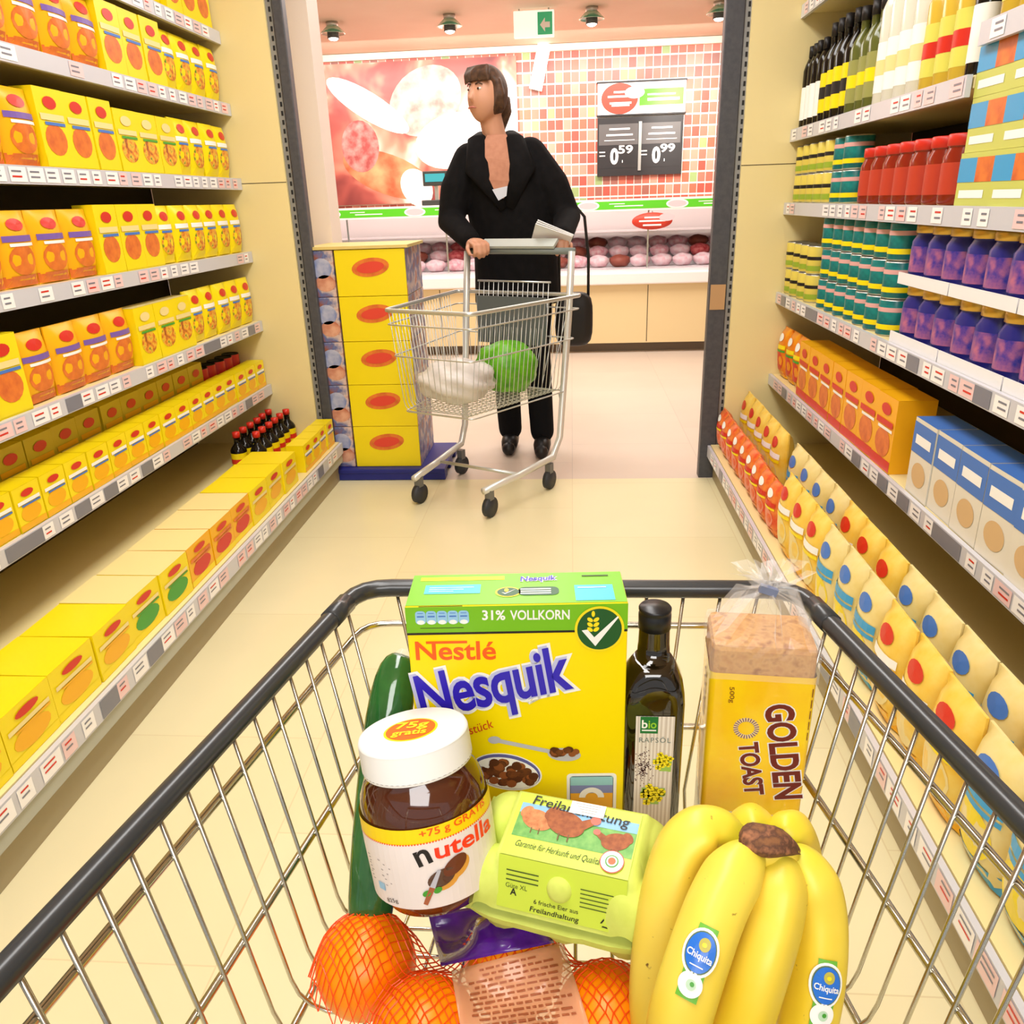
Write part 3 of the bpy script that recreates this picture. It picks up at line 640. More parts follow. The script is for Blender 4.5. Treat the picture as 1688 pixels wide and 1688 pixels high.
for k in range(5):
    display('display_carton', f'yellow carton with orange emblem, {tier[k]} one of the stack on the pallet', -.845, .30, k, True)
    display('picture_carton', f'brown and blue picture carton, {tier[k]} one beside the yellow stack', -1.055, .105, k, False)
MB_ = MB().box((0, 0, .006), (.44, .37, .012), TOFF); tag(MB_.build('cardboard_sheet', loc=(-.9, 3.57, 1.013)), 'flat cardboard sheet lying on top of the yellow carton stack', 'sheet')

# ================================================================ TROLLEYS
def trolley(name, label, full, M3, loc, s=1.0, zf=.52, rim=.80, wire=CHROME, rear=-.02):
    """wire shopping trolley; local y runs forward, front of the rim at y=.735"""
    t = thing(name, label, 'trolley', loc, M3)
    P = lambda x, y, z: V((x * s, y * s, z * (s if not full else 1.0)))
    hw = lambda y: .2285 + .178 * (.735 - y)
    xi = lambda y, z: hw(y) - .13 * (rim - z)
    yf = lambda z: .735 - .10 * (rim - z)
    yr = lambda z: rear + .16 * (rim - z)
    def loop(z, rad=.03, n=4, inset=0):
        pts = []
        f_, b_ = yf(z) - inset, yr(z) + inset
        c = [(-1, b_), (-1, f_), (1, f_), (1, b_)]
        for k, (sx, y) in enumerate(c):
            x = sx * (xi(y, z) - inset)
            a0 = [180 + 45, 180, 90, 0][k] if False else None
            # rounded corner by quadratic blend
            nx_, ny_ = c[(k + 1) % 4]; px_, py_ = c[k - 1]
            nx2 = nx_ * (xi(ny_, z) - inset); px2 = px_ * (xi(py_, z) - inset)
            A = V((x, y, z)); Nn = (V((nx2, ny_, z)) - A).normalized() * rad; Pp = (V((px2, py_, z)) - A).normalized() * rad
            for i in range(n + 1):
                q = i / n; pts.append((A + Pp) * (1 - q) ** 2 + A * 2 * q * (1 - q) + (A + Nn) * q * q)
        return [P(*p) for p in pts]
    rm = MB().tube(loop(rim, .035), .0095 * s, RIMB if not full else wire, 12, closed=True).build('rim', t)
    if not full:
        for sx in (-1, 1):
            y = .683; MB().tube([P(sx * hw(y + .018), y + .018, rim), P(sx * hw(y - .018), y - .018, rim)], .0108 * s, RIMB, 12).build('rim_sleeve', rm)
    for z in (.757, .637, zf - .004): MB().tube(loop(z, .03, inset=-.004), .0036 * s, wire, 8, closed=True).build('crossbar', t)
    rw = .0019 * s
    def wirepath(sx, y):           # down one side, round the bend and along the floor to the middle
        x0, xb = hw(y), xi(y, zf)
        pts = [(sx * x0, y, rim - .004), (sx * xi(y, zf + .04), y, zf + .04)]
        for a in range(1, 5): 
            q = a / 4; B = [V(pts[1]), V((sx * xb, y, zf)), V((sx * (xb - .04), y, zf))]
            pts.append(tuple(B[0] * (1 - q) ** 2 + B[1] * 2 * q * (1 - q) + B[2] * q * q))
        return pts
    n = 22
    for k in range(n):
        y = .70 - k * (.70 - rear - .1) / (n - 1)
        L_ = wirepath(-1, y); R_ = wirepath(1, y)
        MB().tube([P(*p) for p in L_ + R_[::-1]], rw, wire, 6).build('hoop_wire', t)
    nf = 11
    for k in range(nf):
        u = -1 + 2 * (k + .5) / nf
        xt, xb = u * (hw(.735) - .02), u * (xi(.70, zf) - .03)
        pts = [(xt, yf(rim), rim - .004), (xb, yf(zf + .04), zf + .04), (xb, yf(zf) - .015, zf + .008), (xb, yf(zf) - .045, zf - .003), (u * (xi(yr(zf), zf) - .05), yr(zf) + .03, zf - .003), (u * (hw(rear) - .03), rear, rim - .004)]
        MB().tube([P(*p) for p in pts], rw, wire, 6).build('end_wire', t)
    # chassis
    for sx in (-1, 1):
        pts = [(sx * .30, rear - .02, rim + .17), (sx * .30, rear + .02, rim - .1), (sx * .29, rear + .1, .22), (sx * .28, rear + .16, .14), (sx * .24, .42, .125), (sx * .2, .66, .12)]
        MB().tube([P(*p) for p in pts], (.017 if full else .0125) * s, mat('chassis_grey', (222, 222, 216), .3, metal=.4) if full else wire, 10).build('chassis_tube', t)
        MB().tube([P(sx * .27, rear + .06, zf - .015), P(sx * .285, rear + .05, zf - .1)], .008 * s, wire, 8).build('bracket', t)
    MB().tube([P(-.24, .40, .125), P(.24, .40, .125)], .009 * s, wire, 8).build('chassis_brace', t)
    for sx, y in ((-.27, rear + .18), (.27, rear + .18), (-.205, .62), (.205, .62)):
        fk = MB().box(P(sx, y, .095), (.03 * s, .035 * s, .05 * s), mat('fork_grey', (120, 122, 125), .4, metal=.6)).build('caster_fork', t)
        z0 = .05 * s; c = P(sx, y, 0); c.z = z0
        mb = MB(); mb.tube([c + V((-.012, 0, 0)), c + V((.012, 0, 0))], z0 - .001, mat('wheel_rubber', (50, 52, 56), .5), 20); mb.build('wheel', fk)
    hb = MB().tube([P(-.31, rear - .03, rim + .17), P(.31, rear - .03, rim + .17)], .016 * s, mat('handle_grey', (120, 128, 122), .4), 12).build('handle', t)
    if full:
        mb = MB()
        for k in range(15): x = -.2 + k * .4 / 14; mb.tube([P(x, rear + .03, rim + .05), P(x, rear + .09, zf + .06)], .0022 * s, wire, 6)
        mb.tube([P(-.21, rear + .03, rim + .05), P(.21, rear + .03, rim + .05)], .004, wire, 6); fl = mb.build('child_seat_flap', t)
        MB().box(P(0, rear + .058, .7), (.4 * s, .006, .2), mat('flap_plastic', (92, 98, 98), .4)).build('flap_panel', fl)
        MB().box(P(0, rear - .03, rim + .2), (.42 * s, .05, .012), mat('handle_board', (188, 194, 188), .4), Matrix.Rotation(radians(-35), 3, 'X')).build('handle_board', t)
    return t
trolley('shopping_trolley', 'chrome wire shopping trolley with black rim, loaded with groceries in front', False, Matrix.Rotation(radians(-1.2), 3, 'Z') if False else Matrix.Identity(3), (.0015, 0, 0))
ang = radians(180 - 27)
TM = Matrix.Rotation(ang, 3, 'Z'); TS = .86
hx = V((-.225, 3.5, 0)); tloc = hx - TM @ V((0, -.05 * TS, 0))
# the shopper's trolley keeps the same plan at smaller size
trolley('shopping_trolley', 'grey wire shopping trolley pushed by the woman in black', True, TM, tloc, s=TS, zf=.42, rim=.81, wire=mat('dull_wire', (205, 208, 204), .35, metal=.75))
def inT(x, y, z): return tloc + TM @ V((x * TS, y * TS, z))
def blob(name, label, cat, m, c, r, R=None, amp=.12, seed=0):
    rn = random.Random(seed); ph = [rn.uniform(0, 6) for _ in range(4)]
    f = lambda d: 1 + amp * (sin(5 * d.x + ph[0]) * cos(4 * d.y + ph[1]) + .6 * sin(9 * d.z + ph[2] + 6 * d.x) + .4 * cos(13 * d.y + ph[3]))
    o = MB().ball((0, 0, 0), r, m, 28, 18, R=R, fn=f).build(name, loc=c); return tag(o, label, cat)
blob('lettuce_bag', 'bright green bag of salad in the trolley of the woman', 'bag', mat('salad_green', (110, 185, 30), .4, noise=(70, 140, 20), scale=25), inT(-.08, .22, .535), (.13, .1, .11), seed=2, amp=.06)
blob('white_bag', 'crumpled white bag in the front of the far trolley', 'bag', mat('bag_film', (228, 222, 215), .35, noise=(205, 198, 192), scale=12), inT(.04, .48, .51), (.15, .12, .085), seed=5)
fp = thing('folded_leaflet', 'folded white paper leaflet in the left hand of the woman', 'paper', (-.06, 3.50, 1.035))
mb = MB(); ppm = mat('paper_white', (238, 238, 240), .6)
for k in range(3): mb.box((-.025 + .003 * k, -.01, -.008 + .0055 * k), (.16, .15, .004), ppm, Matrix.Rotation(radians(20 + 1.5 * k), 3, 'Y') @ Matrix.Rotation(radians(-30), 3, 'X'))
mb.build('sheets', fp, bevel=.001)

# ================================================================ WOMAN
def remesh(o, v_, sm=4):
    r = o.modifiers.new('r', 'REMESH'); r.mode = 'VOXEL'; r.voxel_size = v_; r.use_smooth_shade = True
    q = o.modifiers.new('s', 'SMOOTH'); q.factor = .5; q.iterations = sm
wo = thing('person', 'woman in a black coat and trousers pushing a trolley, looking aside', 'person', (-.27, 3.85, 0))
wl = wo.location
SK = mat('skin', (205, 150, 120), .5, sss=.1); COAT = mat('coat_black', (13, 12, 13), .9, noise=(20, 18, 19), scale=30, spec=.2); TRO = mat('trousers_dark', (17, 17, 20), .9, spec=.2)
def Wp(x, y, z): return V((x, y, z)) - wl
sh = {-1: Wp(-.475, 3.83, 1.36), 1: Wp(-.165, 3.84, 1.375)}          # shoulders, image left and right
elb = {-1: Wp(-.545, 3.77, 1.10), 1: Wp(-.02, 3.79, 1.10)}
han = {-1: Wp(-.415, 3.55, 1.005), 1: Wp(-.045, 3.53, 1.01)}
hip = {-1: Wp(-.335, 3.87, .86), 1: Wp(-.19, 3.88, .86)}
kne = {-1: Wp(-.325, 3.80, .47), 1: Wp(-.17, 3.86, .47)}
ank = {-1: Wp(-.315, 3.86, .08), 1: Wp(-.15, 3.80, .08)}
hd = Wp(-.365, 3.81, 1.60)
b = MB()
def cap(mb, pts, rs, m, seg=14, ext=True):
    mb.tube(pts, rs, m, seg)
    if ext: mb.ball(pts[0], rs[0], m, 12, 8); mb.ball(pts[-1], rs[-1], m, 12, 8)
b.tube([Wp(-.262, 3.88, .84), Wp(-.27, 3.88, 1.0), Wp(-.29, 3.86, 1.2), Wp(-.315, 3.85, 1.36)], [.14, .125, .135, .12], SK, 18)
cap(b, [Wp(-.318, 3.85, 1.36), Wp(-.34, 3.835, 1.45), hd - V((-.005, -.01, .05))], [.07, .052, .05], SK)
RH = Matrix.Rotation(radians(-38), 3, 'Z') @ Matrix.Rotation(radians(-8), 3, 'X')
def headf(d):                                           # skull, brow, cheeks, chin (faces -y)
    q = 1.0
    if d.y < 0: q += .05 * max(0, -d.z) - .07 * max(0, d.z - .35)
    q -= .15 * max(0, -d.z - .25) * (1 if d.y > -.3 else .5)
    q += .05 * math.exp(-((d.z + .85) ** 2 + d.x ** 2) * 9)
    return q
b.ball(hd, (.075, .092, .108), SK, 28, 20, R=RH, fn=headf)
hp = lambda x, y, z: hd + RH @ V((x, y, z))
b.tube([hp(0, -.088, .012), hp(0, -.096, -.012), hp(0, -.102, -.022), hp(0, -.09, -.03)], [.008, .010, .0115, .008], SK, 10)
for sx in (-1, 1): b.ball(hp(sx * .074, .006, -.005), (.012, .022, .032), SK, 10, 8, R=RH)
for sx in (-1, 1):
    cap(b, [sh[sx], elb[sx], han[sx] + (elb[sx] - han[sx]).normalized() * .05], [.05, .042, .026], SK)
    cap(b, [hip[sx], kne[sx], ank[sx]], [.075, .052, .036], SK)
    cap(b, [ank[sx] + V((0, .02, -.02)), ank[sx] + V((0, -.13, -.045))], [.035, .028], SK)
    # hand: palm over the bar, four bent fingers and a thumb
    h0 = han[sx]; dr = (h0 - elb[sx]); dr.z = 0; dr.normalize(); sd_ = V((-dr.y, dr.x, 0)); dn = V((0, 0, -1))
    b.tube([h0 - dr * .05, h0 - dr * .01 + V((0, 0, .012)), h0 + dr * .035 + V((0, 0, .012))], [.028, .036, .034], SK, 14, flat=.55)
    for i, (ln, o_) in enumerate(((.08, -.034), (.092, -.011), (.086, .012), (.07, .033))):
        k0 = h0 + dr * .03 + sd_ * o_ * .95 + V((0, 0, .012)); k1 = k0 + dr * ln * .42 + dn * .008; k2 = k1 + dn * ln * .38 + dr * .004; k3 = k2 + dn * ln * .18 - dr * .014
        cap(b, [k0, k1, k2, k3], [.0108, .0102, .0094, .0082], SK, 8)
    ts = 1 if sx < 0 else -1
    t0 = h0 - dr * .02 + sd_ * .024 * -ts; t1 = t0 + dr * .035 + sd_ * .02 * -ts + dn * .012; t2 = t1 + dr * .022 + dn * .02
    cap(b, [t0, t1, t2], [.012, .0105, .009], SK, 8)
body = b.build('body', wo); remesh(body, .0055, 3)
fc = MB(); 
for sx in (-1, 1):
    fc.ball(hp(sx * .029, -.0785, .016), (.012, .0075, .0052), mat('eye_white', (238, 232, 226), .3), 12, 8, R=RH)
    fc.ball(hp(sx * .029 , -.0862, .015), (.0056, .0032, .0048), mat('iris', (60, 42, 30), .3), 10, 6, R=RH)
    fc.tube([hp(sx * .014, -.0885, .033), hp(sx * .03, -.0875, .037), hp(sx * .045, -.076, .031)], [.003, .0035, .002], mat('brow', (70, 48, 34), .8), 6)
fc.build('eyes', wo)
fc = MB(); fc.tube([hp(-.024, -.0855, -.06), hp(-.01, -.0945, -.057), hp(0, -.0955, -.058), hp(.01, -.0945, -.057), hp(.024, -.0855, -.06)], [.0015, .004, .0045, .004, .0015], mat('lips', (184, 108, 94), .5), 8); fc.build('lips', wo)
HAIR = mat('hair_brown', (62, 42, 30), .6, noise=(92, 62, 42), scale=60)
hb = MB(); hb.ball(hd + V((0, .0, .018)), (.086, .102, .11), HAIR, 26, 18, R=RH, fn=lambda d: 1.0 if (d.y > -.35 or d.z > .45) else .72)
for k in range(9):
    u = -1 + 2 * k / 8; hb.tube([hp(u * .05, -.062, .105), hp(u * .062, -.094 + .022 * abs(u), .075), hp(u * .068, -.094 + .03 * abs(u), .042)], [.014, .012, .006], HAIR, 8)
for sx in (-1, 1): hb.tube([hp(sx * .07, -.02, .06), hp(sx * .083, .0, .0), hp(sx * .08, .02, -.05)], [.02, .02, .008], HAIR, 8)
hb.tube([hp(0, .09, .02), hp(0, .1, -.04), hp(.01, .085, -.12)], [.04, .045, .02], HAIR, 10)
ho = hb.build('hair', wo); remesh(ho, .006, 2)
c = MB()
tor = [(-.262, 3.88, .72, .205, .155), (-.262, 3.88, .85, .2, .15), (-.265, 3.875, 1.0, .195, .145), (-.28, 3.865, 1.15, .205, .15), (-.3, 3.855, 1.28, .208, .14), (-.312, 3.85, 1.375, .178, .108), (-.33, 3.845, 1.435, .085, .075)]
sg_ = 28; vs_ = []
for x, y, z, a, d_ in tor: vs_ += [Wp(x + a * cos(2 * pi * k / sg_), y + d_ * sin(2 * pi * k / sg_), z) for k in range(sg_)]
fs = [(i * sg_ + k, i * sg_ + (k + 1) % sg_, (i + 1) * sg_ + (k + 1) % sg_, (i + 1) * sg_ + k) for i in range(len(tor) - 1) for k in range(sg_)]
fs += [tuple(range(sg_))[::-1], tuple((len(tor) - 1) * sg_ + k for k in range(sg_))]
c.add(vs_, fs, COAT, True)
for sx in (-1, 1):
    e = han[sx] + (elb[sx] - han[sx]).normalized() * .062
    cap(c, [sh[sx] + V((-sx * .02, 0, -.01)), sh[sx] * .5 + elb[sx] * .5 + V((sx * .012, 0, 0)), elb[sx], e], [.078, .072, .064, .047], COAT)
co = c.build('coat', wo); remesh(co, .009, 3)
lp = MB()
for sx in (-1, 1):
    lp.tube([Wp(-.335 + sx * .065, 3.87, 1.465), Wp(-.33 + sx * .085, 3.775, 1.435), Wp(-.31 + sx * .1, 3.718, 1.32), Wp(-.285 + sx * .012, 3.712, 1.15)], [.024, .04, .058, .02], COAT, 12, flat=.35)
lp.build('lapel', wo)
bl = MB(); bl.poly([(-.055, 1.45), (.03, 1.45), (.05, 1.41), (.055, 1.34), (.04, 1.26), (.015, 1.19), (-.03, 1.19), (-.055, 1.27), (-.075, 1.36), (-.07, 1.42)], lambda x, z: Wp(-.312 + x, 3.703 + .6 * x * x + max(0, z - 1.3) * .32 + max(0, z - 1.38) * .35, z), mat('scarf_brown', (188, 132, 105), .8, noise=(176, 120, 94), scale=40)); bl.build('blouse', wo).modifiers.new('s', 'SOLIDIFY').thickness = .012
bl = MB(); bl.poly([(-.032, 1.228), (.036, 1.24), (.03, 1.2), (-.006, 1.182)], lambda x, z: Wp(-.315 + x, 3.70, z), mat('shirt_white', (205, 208, 218), .7)); bl.build('shirt_hem', wo).modifiers.new('s', 'SOLIDIFY').thickness = .006
tr_ = MB()
for sx in (-1, 1): cap(tr_, [hip[sx] + V((0, 0, .02)), hip[sx] * .5 + kne[sx] * .5, kne[sx], ank[sx] + V((0, 0, .02))], [.1, .085, .066, .06], TRO)
to = tr_.build('trousers', wo); remesh(to, .009, 3)
for sx in (-1, 1):
    so = MB(); a = ank[sx]
    cap(so, [a + V((0, .03, -.035)), a + V((0, -.05, -.035)), a + V((0, -.14, -.045))], [.042, .044, .034], mat('shoe_black', (26, 24, 24), .4), 12)
    for q in range(len(so.v)): x, y, z = so.v[q]; so.v[q] = (x, y, max(z, .002))
    so.build('shoe', wo)

# ================================================================ GROCERIES IN THE FRONT TROLLEY
ZF = .5225                                                   # basket floor
class Face:
    """a flat printed face: origin, two unit axes; f.uv(px, py) measures a print on the photo, f(u, v, e) places it"""
    def __init__(s, o, ex, ey): s.o = V(o); s.ex = V(ex).normalized(); s.ey = V(ey).normalized(); s.n = s.ex.cross(s.ey)
    def __call__(s, u, v, e=.0003): return s.o + s.ex * u + s.ey * v + s.n * e
    def uv(s, px, py, e=0):
        d = ray(px, py); p = EYE + d * ((s.o - EYE).dot(s.n) / d.dot(s.n)) - s.o; return p.dot(s.ex), p.dot(s.ey)
class Cyl:
    def __init__(s, R, o, r): s.R = R; s.o = V(o); s.r = r
    def __call__(s, u, v, e=.0003): a = u / s.r; return V(((s.r + e) * sin(a), -(s.r + e) * cos(a), v))      # local
    def uv(s, px, py):
        Ri = s.R.transposed(); o = Ri @ (EYE - s.o); d = Ri @ ray(px, py)
        A = d.x ** 2 + d.y ** 2; B = o.x * d.x + o.y * d.y; C = o.x ** 2 + o.y ** 2 - s.r ** 2
        q = B * B - A * C; t = (-B - sqrt(max(q, 0))) / A; p = o + d * t
        return math.atan2(p.x, -p.y) * s.r, p.z
def ptext(mb, f, t, p0, p1, ptop, m, e=.0004, bold=0, shear=0, capr=.73, loc=None):
    """text whose baseline runs from pixel p0 to p1 and whose capitals reach up to ptop"""
    a, b, c = V(f.uv(*p0)), V(f.uv(*p1)), V(f.uv(*ptop)); d = b - a; rot = math.atan2(d.y, d.x)
    n = V((-d.y, d.x)).normalized(); size = abs((c - a).dot(n)) / capr
    g = (lambda x, y: loc(f(x, y, e))) if loc else (lambda x, y: f(x, y, e))
    mb.text(t, a.x, a.y, size, g, m, bold=bold, shear=shear, width=d.length, rot=rot)
def ppoly(mb, f, pts, m, e=.0003, loc=None): mb.poly([f.uv(*p) for p in pts], (lambda x, y: loc(f(x, y, e))) if loc else (lambda x, y: f(x, y, e)), m)

def ptext_box(*a, **k): ptext(*a, loc=L2, **k)
# ---- cereal box
BW, BD = .1925, .06
tl = D(667, 1000, .676); yawb = radians(3.0); Rb = Matrix.Rotation(yawb, 3, 'Z')
BH = tl.z - ZF
bo = V((tl.x, tl.y, ZF))
bx = thing('cereal_box', 'yellow chocolate cereal box with green top band and blue wordmark', 'cereal box', bo, Rb)
LOCB = lambda p: Rb.transposed() @ (p - bo)
YB = mat('cereal_yellow', (255, 228, 0), .32, spec=.4); GB = mat('cereal_green', (120, 190, 30), .32, spec=.4)
BLUE = mat('wordmark_blue', (48, 32, 190), .35); LAV = mat('wordmark_lavender', (195, 198, 235), .35); ORR = mat('wordmark_orange', (245, 95, 25), .35)
DKG = mat('emblem_green', (15, 85, 40), .35); WHEAT = mat('emblem_wheat', (250, 225, 30), .35); PILL = mat('pill_blue', (150, 200, 235), .35); CYAN = mat('panel_cyan', (70, 190, 235), .35)
CHOC = mat('cereal_brown', (120, 65, 30), .45, noise=(80, 40, 20), scale=220)
MB().box((BW / 2, BD / 2, BH / 2), (BW, BD, BH), YB).build('carton', bx, bevel=.0012)
ff = Face(bo, Rb @ V((1, 0, 0)), (0, 0, 1)); L2 = LOCB
g = lambda e: (lambda x, y: L2(ff(x, y, e)))
mb = MB(); vb = ff.uv(850, 1040)[1]
mb.rect(0, vb, BW, BH - .0008, g(.0004), GB); mb.rect(0, vb - .0022, BW, vb, g(.0005), BLK)
for k in range(5):
    x = .0085 + k * .0094; mb.rect(x, vb + .0085, x + .009, vb + .0215, g(.0006), PILL, rad=.003); mb.disc(x + .0045, vb + .0105, .0034, .0022, g(.0008), WHT, 16)
    mb.rect(x + .0015, vb + .0155, x + .0075, vb + .0168, g(.0008), BLU)
    mb.rect(x + .002, vb + .019, x + .007, vb + .0196, g(.0008), BLU)
for yy in (.0256, .0042): mb.rect(.012, vb + yy, .05, vb + yy + .0007, g(.0006), mat('tiny_print', (60, 80, 40), .5))
ptext_box(mb, ff, '31%', (795, 1021), (833, 1021), (795, 1005), WHT, e=.0006, bold=.025)
ptext_box(mb, ff, 'VOLLKORN', (841, 1021), (939, 1020), (841, 1005), WHT, e=.0006, bold=.02)
mb.build('green_band', bx)['label'] = 'green band with white text'
mb = MB(); c0 = ff.uv(988, 1036)
mb.disc(c0[0], c0[1], .0215, .0225, g(.0012), WHEAT, 40); mb.disc(c0[0], c0[1], .0193, .0203, g(.0015), DKG, 40)
for k in range(3):
    for sx in (-1, 1): mb.disc(c0[0] - .0055 + sx * .0027, c0[1] + .0002 + k * .0048, .0029, .0018, g(.0018), WHEAT, 14, rot=sx * .7)
mb.disc(c0[0] - .0055, c0[1] + .0155, .0015, .003, g(.0018), WHEAT, 14)
mb.poly([(c0[0] + x, c0[1] + y) for x, y in ((-.0155, -.0005), (-.0105, .0003), (-.0045, -.0075), (.0155, .013), (.0165, .012), (-.0035, -.0165))], g(.002), WHT)
mb.build('emblem', bx)['label'] = 'round dark green emblem with wheat ear and tick'
mb = MB()
ptext_box(mb, ff, 'Nestlé', (686, 1087), (818, 1086), (686, 1056), ORR, e=.0005, bold=.018)
u0, v0 = ff.uv(702, 1057); u1, _ = ff.uv(770, 1057); mb.rect(u0, v0 - .0025, u1, v0, g(.0006), ORR)
mb.build('maker_name', bx)['label'] = 'orange maker name'
mb = MB()
for col_, e, bd_, dx in ((WHT, .0006, .085, 0), (LAV, .0009, .05, -.0016), (BLUE, .0012, .022, .0006)):
    a, b = ff.uv(697, 1183), ff.uv(946, 1131); h_ = .047
    d = V(b) - V(a); rot = math.atan2(d.y, d.x)
    vs_, fs = glyphs('Nesquik', bd_, .12, .96); x0 = min(p[0] for p in vs_) ; x1 = max(p[0] for p in vs_)
    vr, _f = glyphs('Nesquik', .022, .12, .96); sx = d.length / (max(p[0] for p in vr) - min(p[0] for p in vr)); xr = min(p[0] for p in vr)
    c, n = cos(rot), sin(rot)
    mb.add([g(e)(a[0] + (px - xr) * sx * c - py * h_ / .73 * n + dx, a[1] + (px - xr) * sx * n + py * h_ / .73 * c) for px, py in vs_], fs, col_)
mb.build('wordmark', bx)['label'] = 'big slanted blue wordmark with white outline'
mb = MB()
ptext_box(mb, ff, 'Frühstück', (742, 1221), (815, 1198), (742, 1205), RED, e=.0005, bold=.0, shear=.2)
# bowl and spoon of cereal balls
a = ff.uv(835, 1272); mb.disc(a[0], a[1], .034, .021, g(.0004), WHT, 36, rot=-.25); mb.disc(a[0], a[1] + .0005, .0325, .0195, g(.0006), mat('bowl_blue', (95, 95, 160), .4), 36, rot=-.25); mb.disc(a[0], a[1] - .001, .031, .0175, g(.0008), WHT, 36, rot=-.25)
rnd = random.Random(5); BR = [CHOC, mat('cereal_mid', (145, 80, 40), .45), mat('cereal_dark', (85, 42, 20), .45)]
for k in range(46):
    t_, q = rnd.uniform(0, 6.28), sqrt(rnd.random()); x, y = q * .027 * cos(t_), q * .012 * sin(t_)
    mb.disc(a[0] + x * cos(-.25) - y * sin(-.25), a[1] - .001 + x * sin(-.25) + y * cos(-.25), .0048, .0044, g(.001 + k * .00001), BR[k % 3], 12)
s0, s1 = V(ff.uv(815, 1219)), V(ff.uv(930, 1243)); SP = mat('spoon_grey', (190, 190, 200), .35)
dv = (s1 - s0).normalized(); nv = V((-dv.y, dv.x)) * .0022
mb.poly([tuple(s0 + nv), tuple(s0 - nv), tuple(s1 - nv), tuple(s1 + nv)], g(.0007), SP); mb.disc(s1.x, s1.y, .0155, .0075, g(.0008), SP, 24, rot=-.1); mb.disc(s0.x, s0.y, .006, .0042, g(.0008), SP, 16)
for k in range(16): mb.disc(s1.x + rnd.uniform(-.011, .011), s1.y + rnd.uniform(.0, .006), .0036, .0034, g(.001 + k * .00001), BR[k % 3], 12)
mb.build('cereal_picture', bx)
mb = MB(); a = ff.uv(975, 1304); P0 = lambda du, dv_: (a[0] + du, a[1] + dv_)
mb.rect(a[0] - .0235, a[1] - .024, a[0] + .0235, a[1] + .0215, g(.0006), WHT, rad=.004); mb.rect(a[0] - .0205, a[1] - .021, a[0] + .0205, a[1] + .0185, g(.0009), BLK, rad=.003)
mb.rect(a[0] - .02, a[1] + .004, a[0] + .02, a[1] + .018, g(.0012), mat('card_sky', (150, 205, 210), .4)); mb.rect(a[0] - .02, a[1] - .002, a[0] + .02, a[1] + .008, g(.0014), mat('card_sea', (130, 140, 190), .4)); mb.rect(a[0] - .02, a[1] - .0205, a[0] + .02, a[1] - .001, g(.0016), mat('card_sand', (240, 175, 40), .4))
pts = [(.012 * cos(radians(x)), .012 * sin(radians(x)) - .006) for x in range(0, 181, 12)] + [(.006 * cos(radians(x)), .006 * sin(radians(x)) - .006) for x in range(180, -1, -12)]
mb.poly([P0(x, y) for x, y in pts], g(.0019), WHT); mb.build('prize_card_print', bx)
# lid face
ft = Face(bo + V((0, 0, BH)), Rb @ V((1, 0, 0)), Rb @ V((0, 1, 0))); gt = lambda e: (lambda x, y: L2(ft(x, y, e)))
mb = MB(); mb.rect(.0006, .0006, BW - .0006, BD - .0006, gt(.0004), GB); mb.rect(.008, .047, .085, .054, gt(.0006), YB)
mb.rect(.014, .021, .064, .038, gt(.0007), CYAN); mb.rect(.148, .004, .182, .033, gt(.0007), CYAN)
for k in range(3): mb.rect(.018, .032 - k * .0035, .058 - k * .009, .0328 - k * .0035, gt(.001), WHT)
mb.rect(.151, .027, .176, .0285, gt(.001), WHT)
mb.disc(.089, .022, .0115, .0095, gt(.0008), WHEAT, 24); mb.disc(.089, .022, .0098, .008, gt(.001), DKG, 24); mb.disc(.0875, .025, .002, .0035, gt(.0012), WHEAT, 12)
mb.poly([(.083, .021), (.0865, .0175), (.096, .027), (.0866, .0195)], gt(.0012), WHT)
mb.rect(.098, .015, .134, .031, gt(.0008), DKG, rad=.006)
for k in range(3): mb.rect(.1, .0175 + k * .004, .127, .0195 + k * .004, gt(.001), WHT)
for col_, e, b_ in ((WHT, .0008, .08), (BLUE, .0011, .02)): mb.text('Nesquik', .0995, .0425, .0125, gt(e), col_, bold=b_, shear=.15, width=.033 if b_ < .05 else .0345, rot=.05)
mb.rect(.156, .05, .18, .0525, gt(.0008), mat('tiny_print', ()))
mb.build('lid_flap', bx)['label'] = 'green lid with pale blue panels'

# ---- chocolate spread jar
RJ = Matrix(((.9914, -.0061, -.131), (.0349, .9753, .2183), (.1264, -.221, .9671))); JO = V((-.1319, .5242, .7793)); JL = .1429; JB = JO - RJ @ V((0, 0, JL))
jr = thing('spread_jar', 'big jar of hazelnut chocolate spread with white screw lid', 'jar', JB, RJ)
NUT = mat('chocolate_spread', (80, 38, 20), .07, spec=.7, coat=.6)
LID = mat('lid_white', (250, 250, 248), .35)
mb = MB(); mb.lathe([(0, 0), (.036, 0), (.044, .004), (.0485, .014), (.051, .03), (.0525, .06), (.053, .082), (.0515, .095), (.046, .108), (.0425, .113), (.042, .118), (.042, .126)], NUT, 48); mb.build('glass_body', jr)
mb = MB(); mb.lathe([(.0452, .115), (.0458, .117)], LID, 96); mb.lathe([(.0458, .117), (.0455, .139)], LID, 120, rib=(.11, .14, .988)); mb.lathe([(.0455, .139), (.0445, .1418), (.042, .1429), (0, .1429)], LID, 60); li = mb.build('lid', jr)
mb = MB(); fl_ = lambda x, y, e=0: V((x, y, JL + .0003 + e)); Rl = -.02
mb.disc(-.001, -.002, .0225, .0215, fl_, WHEAT, 40); mb.disc(-.001, -.002, .0205, .0195, lift(fl_, .0003), mat('sticker_orange', (240, 105, 20), .4), 40)
